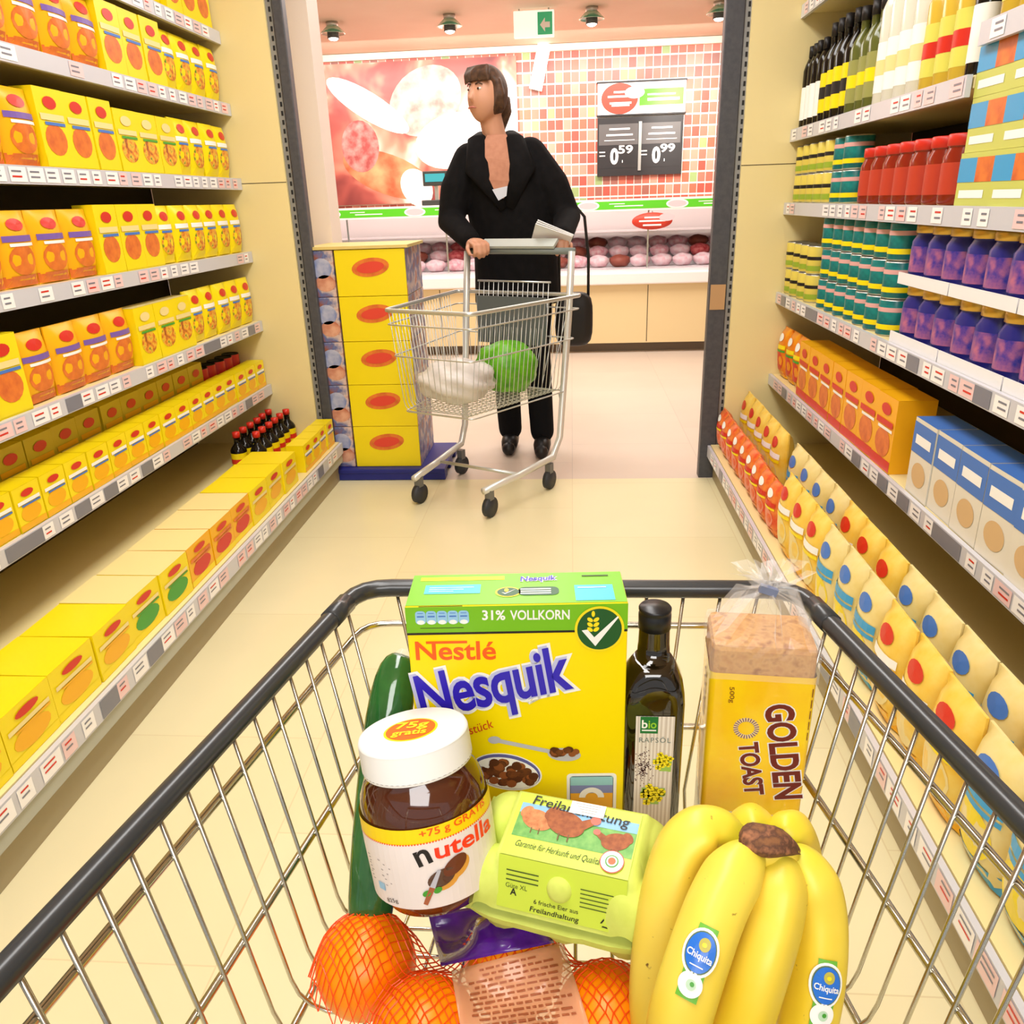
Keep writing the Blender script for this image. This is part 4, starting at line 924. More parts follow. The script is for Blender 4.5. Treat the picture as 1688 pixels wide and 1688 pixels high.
mb.text('75g', -.001, .0005, .0165, lift(fl_, .0006), WHEAT, bold=.03, align='C', width=.028, rot=Rl); mb.text('gratis', -.001, -.0125, .0135, lift(fl_, .0006), WHEAT, bold=.025, align='C', width=.029, rot=Rl); mb.build('lid_sticker', li)['label'] = 'round orange sticker with yellow lettering'
def cylpatch(mb, f, a0, a1, z0, z1, m, e, n=24):
    for i in range(n):
        u, w_ = a0 + (a1 - a0) * i / n, a0 + (a1 - a0) * (i + 1) / n
        mb.add([f(u, z0, e), f(w_, z0, e), f(w_, z1, e), f(u, z1, e)], [(0, 1, 2, 3)], m, True)
jf = Cyl(RJ, JB, .0532); z_t = jf.uv(700, 1390)[1]
zt, zm, zb = jf.uv(690, 1366)[1], jf.uv(690, 1391)[1], .017
mb = MB(); LBL = mat('jar_label', (240, 230, 226), .4)
def jl(u, v, e): rr = .0008 + (.0532 if v > .06 else .0532 - (.06 - v) * .03); a = u / .0532; return V(((rr + e) * sin(a), -(rr + e) * cos(a), v))
jf.__class__.__call__ = lambda s, u, v, e=.0003: jl(u, v, e)
R_ = .0532
cylpatch(mb, jl, -2.3 * R_, 1.9 * R_, zm, zt, mat('band_yellow', (255, 220, 10), .4), .0002, 40)
for i in range(8): z0_, z1_ = zb + (zm - zb) * i / 8, zb + (zm - zb) * (i + 1) / 8; cylpatch(mb, jl, -2.3 * R_, 1.9 * R_, z0_, z1_, LBL, .0002, 40)
for k in range(90): u = -2.2 * R_ + k * .0023; mb.rect(u, zm - .0005, u + .0013, zm + .0008, lambda x, y: jl(x, y, .0006), ORR)
ptext(mb, jf, '+75 g GRATIS', (692, 1380), (796, 1325), (690, 1368), ORR, e=.0006, bold=.012)
ptext(mb, jf, 'n', (691, 1428), (714, 1418), (688, 1398), BLK, e=.0006, bold=.022, capr=.55)
ptext(mb, jf, 'utella', (718, 1415), (806, 1362), (716, 1394), mat('wordmark_red', (250, 60, 25), .4), e=.0006, bold=.022, capr=.55)
g2 = lambda e: (lambda x, y: jl(x, y, e))
br = jf.uv(728, 1446); BRD = mat('bread_crust', (225, 160, 60), .5)
mb.disc(br[0] + .002, br[1] - .002, .0125, .0085, g2(.0006), BRD, 20, rot=.25); mb.disc(br[0] + .013, br[1] + .004, .012, .0078, g2(.0007), BRD, 20, rot=.45)
mb.disc(br[0], br[1], .0115, .007, g2(.0009), NUT, 20, rot=.3); mb.disc(br[0] + .012, br[1] + .007, .011, .0065, g2(.001), mat('spread_swirl', (110, 55, 30), .3), 20, rot=.5)
k0 = jf.uv(724, 1432); k1 = jf.uv(702, 1490); kd = (V(k1) - V(k0)); kn = V((-kd.y, kd.x)).normalized() * .0022
mid = V(k0) + kd * .5
mb.poly([tuple(V(k0) + kn * .6), tuple(V(k0) - kn * .6), tuple(mid - kn), tuple(mid + kn)], lambda x, y: jl(x, y, .0014), SP); mb.poly([tuple(mid + kn), tuple(mid - kn), tuple(V(k1) - kn * .8), tuple(V(k1) + kn * .8)], lambda x, y: jl(x, y, .0014), mat('knife_wood', (170, 95, 60), .5))
for px, py in ((704, 1472), (722, 1466)): q = jf.uv(px, py); mb.disc(q[0], q[1], .0035, .0025, g2(.0012), GRN, 14, rot=.4)
for k in range(9): q = -.052 + (k % 3) * .001; mb.rect(q, .0555 - k * .0026, q + .018 + (k * 7 % 5) * .002, .0561 - k * .0026, g2(.0006), mat('grey_print', (130, 120, 125), .5))
mb.rect(-.042, .029, -.034, .0355, g2(.0006), PILL)
ptext(mb, jf, '825g', (640, 1486), (657, 1488), (638, 1479), BLK, e=.0006)
mb.build('paper_label', jr)['label'] = 'white label with yellow band and red lettering'
del jf.__class__.__call__

# ---- oil bottle (square body)
bt = D(1082, 1008, .688); BX, BY = bt.x, .6235; OH = bt.z - ZF
ob = thing('oil_bottle', 'tall dark glass bottle of rapeseed oil with black screw cap', 'bottle', (BX, BY, ZF))
OIL = mat('oil_glass', (22, 15, 5), .05, spec=.8, coat=.7)
def sqlathe(mb, prof, m, seg=48):
    vs_ = []
    for r, z, n in prof:
        for k in range(seg):
            a = 2 * pi * (k + .5) / seg; q = (abs(cos(a)) ** n + abs(sin(a)) ** n) ** (-1 / n); vs_.append((r * q * cos(a), r * q * sin(a), z))
    mb.add(vs_, [(i * seg + k, i * seg + (k + 1) % seg, (i + 1) * seg + (k + 1) % seg, (i + 1) * seg + k) for i in range(len(prof) - 1) for k in range(seg)], m, True)
zs = atY(1090, 1128, BY - .02).z - ZF; zn = atY(1090, 1098, BY - .01).z - ZF; zc = atY(1082, 1042, BY - .015).z - ZF
mb = MB(); br_ = .0285
sqlathe(mb, [(.0001, 0, 5), (.025, 0, 5), (br_, .004, 6), (br_, zs - .022, 6), (br_ * .985, zs - .012, 5), (br_ * .93, zs - .002, 3.6), (.022, zs + .008, 2.6), (.0172, zs + .017, 2.1), (.0150, zn + .002, 2), (.0142, zn + .02, 2), (.0137, zc, 2)], OIL); mb.build('glass_body', ob)
cp = mat('cap_black', (26, 26, 28), .3); mb = MB()
mb.lathe([(.0137, zc - .003), (.0146, zc - .003), (.0146, zc + .0105), (.0138, zc + .0115), (.0138, zc + .0135), (.0146, zc + .0145), (.0146, OH - .0015), (.0135, OH), (0, OH)], cp, 64, rib=(zc + .0145, OH - .002, .975)); mb.build('screw_cap', ob)
fo = Face((BX, BY - br_ - .0004, ZF), (1, 0, 0), (0, 0, 1)); lo = lambda p: p - V((BX, BY, ZF))
zt_ = fo.uv(1090, 1181)[1]; mb = MB(); gw = lambda e: (lambda x, y: lo(fo(x, y, e)))
wood = mat('label_wood', (226, 216, 206), .5)
nt = wood.node_tree; wv = nt.nodes.new('ShaderNodeTexWave'); wv.inputs['Scale'].default_value = 90; wv.inputs['Distortion'].default_value = 3; wv.inputs['Detail'].default_value = 2
tcn = nt.nodes.new('ShaderNodeTexCoord'); mpn = nt.nodes.new('ShaderNodeMapping'); mpn.inputs['Scale'].default_value = (1, 1, .06); rp = nt.nodes.new('ShaderNodeValToRGB')
rp.color_ramp.elements[0].color = lin((205, 192, 180)) + (1,); rp.color_ramp.elements[1].color = lin((238, 230, 222)) + (1,)
nt.links.new(tcn.outputs['Object'], mpn.inputs['Vector']); nt.links.new(mpn.outputs['Vector'], wv.inputs['Vector']); nt.links.new(wv.outputs['Fac'], rp.inputs['Fac']); nt.links.new(rp.outputs['Color'], nt.nodes['Principled BSDF'].inputs['Base Color'])
mb.rect(-.0165, .03, .0185, zt_, gw(.0002), wood)
mb.rect(-.0125, zt_ - .0185, .0035, zt_ - .0002, gw(.0005), mat('label_green', (25, 115, 55), .4))
mb.text('b', -.0112, zt_ - .0125, .0125, gw(.0007), WHT, bold=.02, width=.0052); mb.text('io', -.0052, zt_ - .0125, .0125, gw(.0007), mat('label_lime2', (150, 205, 50), .4), bold=.015, width=.0072); mb.rect(-.011, zt_ - .0157, .002, zt_ - .0143, gw(.0007), WHT)
mb.text('RAPSÖL', .0012, zt_ - .0285, .0078, gw(.0005), mat('label_grey', (110, 125, 120), .5), align='C', width=.0285, space=1.2)
rnd = random.Random(9)
for k in range(150):
    x = rnd.gauss(-.008, .0035); y = zt_ - .057 + rnd.gauss(0, .009); mb.disc(min(max(x, -.0155), .01), y, .0006, .0006, gw(.0005), mat('seed_brown', (85, 45, 45), .6), 6)
for cx, cy, s_ in ((.0085, zt_ - .049, 1), (.0, zt_ - .088, 1.25)):
    for k in range(26): mb.rect(cx + rnd.gauss(0, .004) * s_, cy + rnd.gauss(0, .004) * s_, cx + rnd.gauss(0, .004) * s_, cy + rnd.gauss(0, .004) * s_, gw(.0006), mat('leaf_lime', (160, 200, 90), .5))
    for k in range(9):
        a = k * 2.4; rr = .0065 * s_ * sqrt((k + .5) / 9) * 1.25; fx, fy = cx + rr * cos(a), cy + rr * sin(a) * 1.1
        if abs(fx) > .0165: continue
        for q in range(4): mb.disc(fx + .0016 * s_ * cos(q * pi / 2 + k), fy + .0016 * s_ * sin(q * pi / 2 + k), .0018 * s_, .0015 * s_, gw(.0008 + k * .00004), mat('petal_yellow', (250, 230, 30), .5), 10)
mb.build('paper_label', ob)['label'] = 'pale wood-pattern label with yellow flowers'

# ---- toast bread
RBd = Matrix.Rotation(radians(-5), 3, 'Z'); bl0 = V((.126, .627, ZF)); tw, td = .0955, .068
tb = thing('toast_bread', 'bag of sliced toast bread standing upright in yellow wrapper', 'bread', bl0, RBd)
fb = Face(bl0, RBd @ V((1, 0, 0)), (0, 0, 1)); lbk = lambda p: RBd.transposed() @ (p - bl0)
zy = fb.uv(1250, 1113)[1]; zl = fb.uv(1250, 1066)[1]; z0_ = fb.uv(1245, 1341)[1]
WRAP = mat('wrapper_yellow', (250, 192, 20), .25, noise=(255, 220, 20), scale=14, coat=.4)
CRUST = mat('bread_brown', (196, 138, 72), .8, noise=[(212, 160, 92), (165, 105, 48)], scale=90, bump=.35)
mb = MB(); mb.box((tw / 2, td / 2, (zy - .002) / 2 + .004), (tw - .004, td - .004, zy - .012), CRUST); 
mb.box((tw / 2, td / 2, (zy + zl) / 2 - .006), (tw - .002, td - .002, zl - zy + .012), CRUST); o = mb.build('loaf', tb, bevel=.007)
mb = MB(); rr_ = .006
def ringpts(z, inset=0, n=5):
    pts = []
    for cx, cy, a0 in ((tw - rr_, td - rr_, 0), (rr_, td - rr_, 90), (rr_, rr_, 180), (tw - rr_, rr_, 270)):
        pts += [(cx + (rr_ - inset) * cos(radians(a0 + k * 90 / n)), cy + (rr_ - inset) * sin(radians(a0 + k * 90 / n)), z) for k in range(n + 1)]
    return pts
def sleeve(mb, zs_, m, wob=.0):
    n = len(ringpts(0)); vs_ = []
    rn = random.Random(4)
    for z in zs_: vs_ += [(x + rn.uniform(-wob, wob), y + rn.uniform(-wob, wob), zz + rn.uniform(-wob, wob)) for x, y, zz in ringpts(z)]
    mb.add(vs_, [(i * n + k, i * n + (k + 1) % n, (i + 1) * n + (k + 1) % n, (i + 1) * n + k) for i in range(len(zs_) - 1) for k in range(n)], m, True)
sleeve(mb, [z0_, (z0_ + zy) / 2, zy], WRAP); sleeve(mb, [0.0015, z0_ * .5, z0_], mat('wrapper_pale', (225, 225, 200), .3))
mb.add(ringpts(.0015), [tuple(range(len(ringpts(0))))[::-1]], mat('wrapper_pale', ()))
wr = mb.build('wrapper', tb)
mb = MB(); MAR = mat('wordmark_maroon', (110, 28, 18), .35)
gb = lambda e: (lambda x, y: lbk(fb(x, y, e)))
def vtext(t, p0, p1, ptop, m, **k): ptext(mb, fb, t, p0, p1, ptop, m, loc=lbk, **k)
for m_, e, b_ in ((WHT, .0005, .07), (MAR, .0009, .035)):
    # text runs downwards: baseline on the left, capitals towards the right
    for t, p0, p1, pt in (('GOLDEN', (1262, 1162), (1279, 1317), (1309, 1160)), ('TOAST', (1218, 1224), (1229, 1310), (1250, 1222))):
        a, b2, c = V(fb.uv(*p0)), V(fb.uv(*p1)), V(fb.uv(*pt)); d = b2 - a; rot = math.atan2(d.y, d.x); n_ = V((-d.y, d.x)).normalized(); size = abs((c - a).dot(n_)) / .73
        vs_, fs = glyphs(t, b_, 0, 1.0); vr, _f = glyphs(t, .035, 0, 1.0); xr = min(p[0] for p in vr); sx = d.length / (max(p[0] for p in vr) - xr)
        cc, nn = cos(rot), sin(rot); mb.add([gb(e)(a.x + (px - xr) * sx * cc - py * size * nn, a.y + (px - xr) * sx * nn + py * size * cc) for px, py in vs_], fs, m_)
vtext('500g', (1203, 1132), (1203, 1158), (1211, 1132), MAR, e=.0006)
sc = fb.uv(1230, 1200)
for k in range(26):
    a = 2 * pi * k / 26
    for m_, e, wd_ in ((WHT, .0005, .1), (MAR, .0007, .055)):
        mb.poly([(sc[0] + r * cos(a + q), sc[1] + r * sin(a + q)) for r, q in ((.0075, -wd_), (.0118, -wd_ * .8), (.0118, wd_ * .8), (.0075, wd_))], gb(e), m_)
for k in range(5): mb.rect(tw - .0035 + .0005 * k * 0, zy - .02 - k * .012, tw - .0028, zy - .011 - k * .012, gb(.0005), MAR)
# left flank print
fsd = lambda x, y, e=.0006: V((-e, td - x, y))
fsd2 = lambda u, v: V((-.0006, td * .5 - u, v))
gs = lambda x, y: V((-.0007, x, y))
vs_, fs = glyphs('GOLDEN', .03, .2, 1)
mb.add([V((-.0007, .022 + py * .022, zy - .012 - px * .013)) for px, py in vs_], [f for f in fs], MAR)
for k in range(5): mb.add([V((-.0006, .012 + k * .005, zy - .075)), V((-.0006, .012 + k * .005, zy - .17)), V((-.0006, .0135 + k * .005, zy - .17)), V((-.0006, .0135 + k * .005, zy - .075))], [(0, 1, 2, 3)], MAR)
mb.build('wrapper_print', wr)
FILM = bpy.data.materials.new('clear_film'); FILM.use_nodes = True; nt = FILM.node_tree; bs = nt.nodes['Principled BSDF']
bs.inputs['Base Color'].default_value = (1, 1, 1, 1); bs.inputs['Roughness'].default_value = .08; bs.inputs['Alpha'].default_value = .15; bs.inputs['Specular IOR Level'].default_value = 1.0
mb = MB(); rn = random.Random(12); n = 40; lv = 9
cxm, cym = tw * .55, td * .5; zk = fb.uv(1245, 1004)[1] + .001; vs_ = []
rings_ = [(zy - .006, 1.03, .0), (zl - .012, 1.04, .001), (zl - .002, 1.02, .0025), (zl + .004, .86, .004), (zk - .004, .5, .0045), (zk + .002, .16, .003), (zk + .006, .1, .002), (zk + .014, .34, .006), (zk + .022, .62, .008)]
for z, q, wob in rings_:
    for k in range(n):
        a = 2 * pi * k / n; ca, sa = cos(a), sin(a); m_ = max(abs(ca) / (tw / 2), abs(sa) / (td / 2)) ** -1
        f_ = 1 + .12 * (1 if k % 2 else -1) * min(1, wob * 300)
        vs_.append((cxm - tw * .05 * min(1, q) + ca * m_ * q * (f_ if q < .99 else 1) + rn.uniform(-wob, wob), cym + sa * m_ * q * (f_ if q < .99 else 1) + rn.uniform(-wob, wob), z + rn.uniform(-wob, wob) * .8))
mb.add(vs_, [(i * n + k, i * n + (k + 1) % n, (i + 1) * n + (k + 1) % n, (i + 1) * n + k) for i in range(lv - 1) for k in range(n)], FILM)
fm = mb.build('clear_bag_top', tb); fm['label'] = 'clear crinkled bag top gathered by a clip'
MB().box((cxm - .003, cym - .006, zk + .004), (.016, .006, .007), mat('clip_blue', (120, 130, 160), .4), Matrix.Rotation(.3, 3, 'Y')).build('bag_clip', fm)

# ---- cucumber
CUC = mat('cucumber_green', (34, 88, 38), .1, noise=(52, 112, 50), scale=28, bump=.5, coat=.8)
cpts = [D(608, 1545, .70), D(612, 1480, .70), D(620, 1380, .712), D(630, 1270, .722), D(640, 1180, .73), D(652, 1115, .737), D(662, 1085, .74)]
cu = thing('cucumber', 'long green cucumber in shrink film leaning at the left of the cereal box', 'cucumber', cpts[0]); rel = [p - cpts[0] for p in cpts]
mb = MB(); mb.tube([rel[0] - (rel[1] - rel[0]) * .15] + rel + [rel[-1] + (rel[-1] - rel[-2]) * .25], [.008, .019, .022, .023, .023, .0225, .021, .016, .006], CUC, 24, sides=.06); mb.build('fruit', cu, sub=1)
mb = MB(); mb.tube([rel[-1], rel[-1] + (rel[-1] - rel[-2]) * .5], [.012, .004], FILM, 10); mb.build('film_tip', cu)

# ---- oranges in a net
ONG = mat('orange_peel', (255, 155, 0), .33, noise=(255, 140, 0), scale=30, bump=.2)
oc = [(D(606, 1605, .685), .0432), (D(728, 1690, .635), .0435), (D(842, 1612, .668), .0425), (D(962, 1704, .63), .043), (D(846, 1762, .60), .0425)]
ol = ['orange at the left end of the net, beside the trolley side', 'orange in front centre of the net, left of the paper label', 'orange in the net below the purple film', 'orange at the right end of the net, beside the bananas', 'orange under the printed clear label of the net']
oc = [(V((c.x, c.y, max(ZF + r + .001, c.z))), r) for c, r in oc]
for it in range(60):
    for i in range(len(oc)):
        for j in range(i):
            (a, ra), (b_, rb) = oc[i], oc[j]; dlt = a - b_; gap = ra + rb + .001 - dlt.length
            if gap > 0:
                n_ = dlt.normalized() * gap / 2
                if j == 0: oc[i] = (a + n_ * 2, ra)
                else: oc[i] = (a + n_, ra); oc[j] = (b_ - n_, rb)
oc = [(V((c.x, c.y, max(ZF + r + .001, c.z))), r) for c, r in oc]
for (c, r), l_ in zip(oc, ol):
    o = MB().ball((0, 0, 0), (r, r, r * .97), ONG, 36, 24).build('orange', loc=c); tag(o, l_, 'orange', 'oranges in the net bag')
GX, GY, GS = (-.255, .115), (.27, .56), .004
nx = int((GX[1] - GX[0]) / GS) + 1; ny = int((GY[1] - GY[0]) / GS) + 1
BASEZ = ZF + .006
def orz(x, y, g_=.0012):
    z = BASEZ
    for c, r in oc:
        q = (r + g_) ** 2 - (x - c.x) ** 2 - (y - c.y) ** 2
        if q > 0: z = max(z, c.z + .97 * sqrt(q))
    return z
Hm = [[orz(GX[0] + i * GS, GY[0] + j * GS) for i in range(nx)] for j in range(ny)]
Z_ = [r[:] for r in Hm]
for it in range(90):
    for j in range(1, ny - 1):
        for i in range(1, nx - 1):
            Z_[j][i] = max(Hm[j][i], (Z_[j - 1][i] + Z_[j + 1][i] + Z_[j][i - 1] + Z_[j][i + 1]) / 4 - .0002)
def netz(x, y):
    fx_, fy_ = (x - GX[0]) / GS, (y - GY[0]) / GS; i = min(max(int(fx_), 0), nx - 2); j = min(max(int(fy_), 0), ny - 2); a, b_ = fx_ - i, fy_ - j
    return (Z_[j][i] * (1 - a) + Z_[j][i + 1] * a) * (1 - b_) + (Z_[j + 1][i] * (1 - a) + Z_[j + 1][i + 1] * a) * b_
def inhull(x, y):
    for i in range(5):
        for j in range(i):
            for k in range(j):
                a, b_, c = oc[i][0], oc[j][0], oc[k][0]
                d1, d2, d3 = [(p.x - x) * (q.y - y) - (p.y - y) * (q.x - x) for p, q in ((a, b_), (b_, c), (c, a))]
                if (d1 > 0) == (d2 > 0) == (d3 > 0) and (d1 > 0) == (d3 > 0): return True
    return False
def innet(x, y):
    if inhull(x, y): return True
    return min((x - c.x) ** 2 + (y - c.y) ** 2 - (r + .0005) ** 2 for c, r in oc) < 0 or netz(x, y) > BASEZ + .036
NETM = mat('net_orange', (250, 85, 20), .4)
nb = thing('net_bag', 'orange mesh net bag holding the oranges with a purple film and a label', 'net bag', (oc[2][0].x, oc[2][0].y, ZF)); nl = nb.location
mb = MB(); idx = {}; vs_ = []; fs = []
s1, s2 = .0042, .0054
def vid(a, b_):
    if (a, b_) not in idx:
        x = -.07 + a * s1 / 1.0; y = .42 + b_ * s2
        x += .0012 * sin(b_ * 1.3 + a); idx[(a, b_)] = len(vs_); vs_.append(V((x, y, netz(x, y) + .0004)) - nl)
    return idx[(a, b_)]
for a in range(-46, 46):
    for b_ in range(-30, 30):
        if (a + b_) % 2: continue
        x, y = -.07 + a * s1, .42 + b_ * s2
        if innet(x, y) and (inhull(x, y) or min(netz(x + dx_ * s1, y + dy_ * s2) for dx_, dy_ in ((-1, 0), (1, 0), (0, -1), (0, 1))) > ZF + .034): fs.append((vid(a - 1, b_), vid(a, b_ - 1), vid(a + 1, b_), vid(a, b_ + 1)))
mb.add(vs_, fs, NETM); no = mb.build('netting', nb); wf = no.modifiers.new('w', 'WIREFRAME'); wf.thickness = .0013; wf.use_even_offset = False
def onnet(px, py, e):
    d = ray(px, py); t = .45
    while t < .95:
        p = EYE + d * t
        if p.z < netz(p.x, p.y) + e: break
        t += .0008
    return EYE + d * t
def drape(name, quad, m, e, nu=16, nv=10, prints=None, wob=0, label=None, par=None):
    (ax, ay), (bx_, by), (cx, cy), (dx, dy) = quad
    rn = random.Random(2)
    f = lambda u, v, ee=0: onnet((ax * (1 - u) + bx_ * u) * (1 - v) + (dx * (1 - u) + cx * u) * v, (ay * (1 - u) + by * u) * (1 - v) + (dy * (1 - u) + cy * u) * v, e + ee + wob * (sin(9 * u + 4 * v) * cos(11 * v - 3 * u))) - nl
    mb = MB(); mb.add([f(i / nu, j / nv) for j in range(nv + 1) for i in range(nu + 1)], [(j * (nu + 1) + i, (j + 1) * (nu + 1) + i, (j + 1) * (nu + 1) + i + 1, j * (nu + 1) + i + 1) for j in range(nv) for i in range(nu)], m, True)
    if prints: prints(mb, f)
    o = mb.build(name, par or nb); o.modifiers.new('s', 'SOLIDIFY').thickness = .0004
    if label: o['label'] = label
    return o
PURF = mat('film_purple', (92, 30, 160), .18, noise=(72, 20, 130), scale=60, bump=.3, coat=.5)
drape('purple_film', [(706, 1508), (872, 1478), (914, 1554), (727, 1592)], PURF, .0045, wob=.0016, label='glossy purple film panel', nu=22, nv=14)
LABF = mat('label_film', (255, 196, 150), .25, alpha=.5, coat=.4); INK = mat('label_ink', (172, 98, 62), .5)
def pr(mb, f):
    rn = random.Random(8)
    for k in range(16):
        v = .06 + k * .058; u = .1 + (.12 if k < 2 else 0) + rn.uniform(0, .08); end = .93 - rn.uniform(0, .2)
        while u < end:
            w_ = rn.uniform(.03, .09); n = 2
            for q in range(n):
                u0_, u1_ = u + w_ * q / n, u + w_ * (q + 1) / n
                mb.add([f(u0_, v + .02, .0009), f(u1_, v + .02, .0009), f(u1_, v, .0009), f(u0_, v, .0009)], [(0, 1, 2, 3)], INK)
            u += w_ + .018
drape('printed_label', [(744, 1600), (928, 1553), (984, 1730), (768, 1745)], LABF, .004, wob=.0008, prints=pr, label='translucent pale label with brown print', nu=22, nv=16)

# ---- egg carton
RE = Matrix(((.9572, .2642, -.1179), (-.2833, .9384, -.1979), (.0584, .2228, .9731))); KE = 1.06
eo = EYE + (V((.0006, .4598, .6856)) - EYE) * KE + V((.002, .005, 0))
eg_ = thing('egg_carton', 'pale lime green carton for six eggs tilted on top of the oranges', 'egg carton', eo, RE)
PULP = mat('pulp_lime', (214, 228, 110), .85, noise=(205, 220, 98), scale=70, bump=.25)
K = lambda *p: tuple(x * KE for x in p)
def flange(mb, z0, z1, ax, ay, m, n=56, p=5, amp=.0012, right=0):
    rn = random.Random(6); top, bot = [], []
    for k in range(n):
        a = 2 * pi * k / n; q = (abs(cos(a)) ** p + abs(sin(a)) ** p) ** (-1 / p); w_ = 1 + rn.uniform(-amp, amp) * 10; axx = ax + (right if cos(a) < 0 else 0)
        top.append(K(axx * q * cos(a) * w_, .003 + ay * q * sin(a) * w_, z1)); bot.append(K(axx * q * cos(a) * w_, .003 + ay * q * sin(a) * w_, z0))
    vs_ = top + bot; mb.add(vs_, [tuple(range(n)), tuple(range(n, 2 * n))[::-1]] + [(k, n + k, n + (k + 1) % n, (k + 1) % n) for k in range(n)], m)
# lid: lofted crown with egg humps at both ends
mb = MB(); flange(mb, .002, .006, .077, .0515, PULP, right=.014)
nu_, nv_ = 60, 44; vs_ = []
def lidz(x, y):
    fx_ = abs(x); core = 0
    ey = (y - .003) / .058
    prof = lambda yy: max(0.0, min(1.0, .34 + (yy + .043) / .0225 * .66, (.062 - yy) / .026))
    hz = .047 * prof(y)
    if fx_ < .0525: core = hz
    hump = 0
    for cy in (-.021, .028):
        for sx in (-1, 1):
            q = 1 - ((x - sx * .047 - (-.014 if sx < 0 else 0)) / .0265) ** 2 - ((y - cy) / .0265) ** 2
            if q > 0: hump = max(hump, .041 * sqrt(q))
    return max(core, hump, .004)
for j in range(nv_ + 1):
    for i in range(nu_ + 1):
        x = -.09 + .164 * i / nu_; y = -.045 + .1 * j / nv_; vs_.append(K(x, y, lidz(x, y)))
mb.add(vs_, [(j * (nu_ + 1) + i, j * (nu_ + 1) + i + 1, (j + 1) * (nu_ + 1) + i + 1, (j + 1) * (nu_ + 1) + i) for j in range(nv_) for i in range(nu_)], PULP, True)
lo_ = mb.build('lid', eg_)
mb = MB(); flange(mb, -.004, .001, .075, .05, PULP, right=.013)
for ix in (-.055, -.005, .043):
    for iy in (-.02, .028): mb.lathe([(.0225 * KE, -.008), (.02 * KE, -.026), (.014 * KE, -.036), (0, -.037)], PULP, 18, o=K(ix, iy, 0))
mb.build('tray', eg_)
mb = MB(); LBG = mat('label_lime', (196, 222, 60), .35, noise=(206, 230, 84), scale=25) if 'label_lime_egg' in MATS else mat('label_lime_egg', (202, 224, 70), .35)
tz, fy0, fy1 = .0475, -.0205, .034                                     # top face, its front and rear edge
ef = Face(eo + RE @ V(K(-.049, fy0, tz)), RE @ V((1, 0, 0)), RE @ V((0, 1, 0))); EL = lambda p: RE.transposed() @ (p - eo); EW, ED = .098 * KE, (fy1 - fy0) * KE
ge = lambda e: (lambda x, y: EL(ef(x, y, e)))
mb.rect(0, 0, EW, ED, ge(.0004), LBG)
sl0, sl1 = V(K(-.049, fy0, tz)), V(K(-.049, -.043, .016)); sv = (sl1 - sl0); sn = V((0, sv.z, -sv.y)).normalized()
sn = sn if sn.z > 0 else -sn
fs_ = Face(eo + RE @ (sl1 + sn * .0006), RE @ V((1, 0, 0)), RE @ (-sv)); gf = lambda e: (lambda x, y: EL(fs_(x, y, e))); SL = sv.length
mb.rect(0, 0, EW, SL, gf(.0004), LBG)
# meadow picture with hens
GRS = mat('meadow_green', (95, 165, 70), .4, noise=(130, 190, 90), scale=160); SKYP = mat('meadow_sky', (140, 195, 235), .4); HEN = mat('hen_brown', (176, 98, 48), .5, noise=(140, 70, 32), scale=200); HENL = mat('hen_light', (215, 150, 95), .5, noise=(190, 110, 60), scale=200)
mb.rect(.004, ED * .30, EW - .001, ED * .78, ge(.0006), GRS); mb.rect(.004, ED * .68, EW - .001, ED * .84, ge(.0008), SKYP)
def hen(x, y, s_, m, flip=1, e=.001):
    mb.disc(x, y, .0145 * s_, .0095 * s_, ge(e), m, 24, rot=-.25 * flip); mb.disc(x - flip * .011 * s_, y + .006 * s_, .0065 * s_, .005 * s_, ge(e + .0001), m, 16, rot=.9 * flip)
    mb.poly([(x + flip * a * s_, y + b_ * s_) for a, b_ in ([(.006, .002), (.012, -.004), (.021, .004), (.019, .0085)] if flip > 0 else [(.019, .0085), (.021, .004), (.012, -.004), (.006, .002)])], ge(e + .0002), m)
    mb.disc(x + flip * .0205 * s_, y + .0065 * s_, .0038 * s_, .0034 * s_, ge(e + .0003), mat('hen_face', (225, 120, 105), .5), 12)
    for q in (-.003, .004): mb.rect(x + q * s_, y - .0135 * s_, x + (q + .001) * s_, y - .008 * s_, ge(e + .0001), mat('hen_leg', (120, 90, 50), .5))
hen(.021, ED * .60, .95, HENL, 1); hen(.045, ED * .62, 1.15, HEN, 1, .0014)
hen(.088, ED * .50, .8, HEN, -1, .001)
mb.text('Freilandhaltung', .0125, ED * .835, .0125, ge(.0016), BLK, bold=.004, shear=.1, width=.083, rot=-.06)
mb.rect(.045, ED * .80, .074, ED * 1.0, ge(.0022), WHT)
for k in range(4): mb.rect(.049 + k * .002, ED * (.96 - k * .04), .07 - k * .001, ED * (.965 - k * .04), ge(.0025), mat('grey_print', ()))
mb.disc(.089, ED * .20, .0095, .0095, ge(.0016), RED, 28); mb.disc(.089, ED * .20, .0088, .0088, ge(.0018), WHT, 28); mb.disc(.089, ED * .20, .0052, .0052, ge(.002), GRN, 24); mb.disc(.089, ED * .20, .0042, .0042, ge(.0022), WHT, 24); mb.disc(.089, ED * .20, .003, .003, ge(.0024), ORR, 16)
mb.text('Garantie für Herkunft und Qualität', .010, ED * .15, .0078, ge(.0008), mat('label_darkgreen', (70, 90, 30), .5), shear=.35, width=.072, rot=-.02)
mb.text('Güte XL', .007, SL * .40, .0052, gf(.0008), mat('label_darkgreen', ())); mb.text('A', .011, SL * .27, .0075, gf(.0008), BLK, bold=.02)
for k in range(3): mb.rect(.007, SL * (.72 - k * .09), .034, SL * (.745 - k * .09), gf(.0008), mat('label_darkgreen', ()))
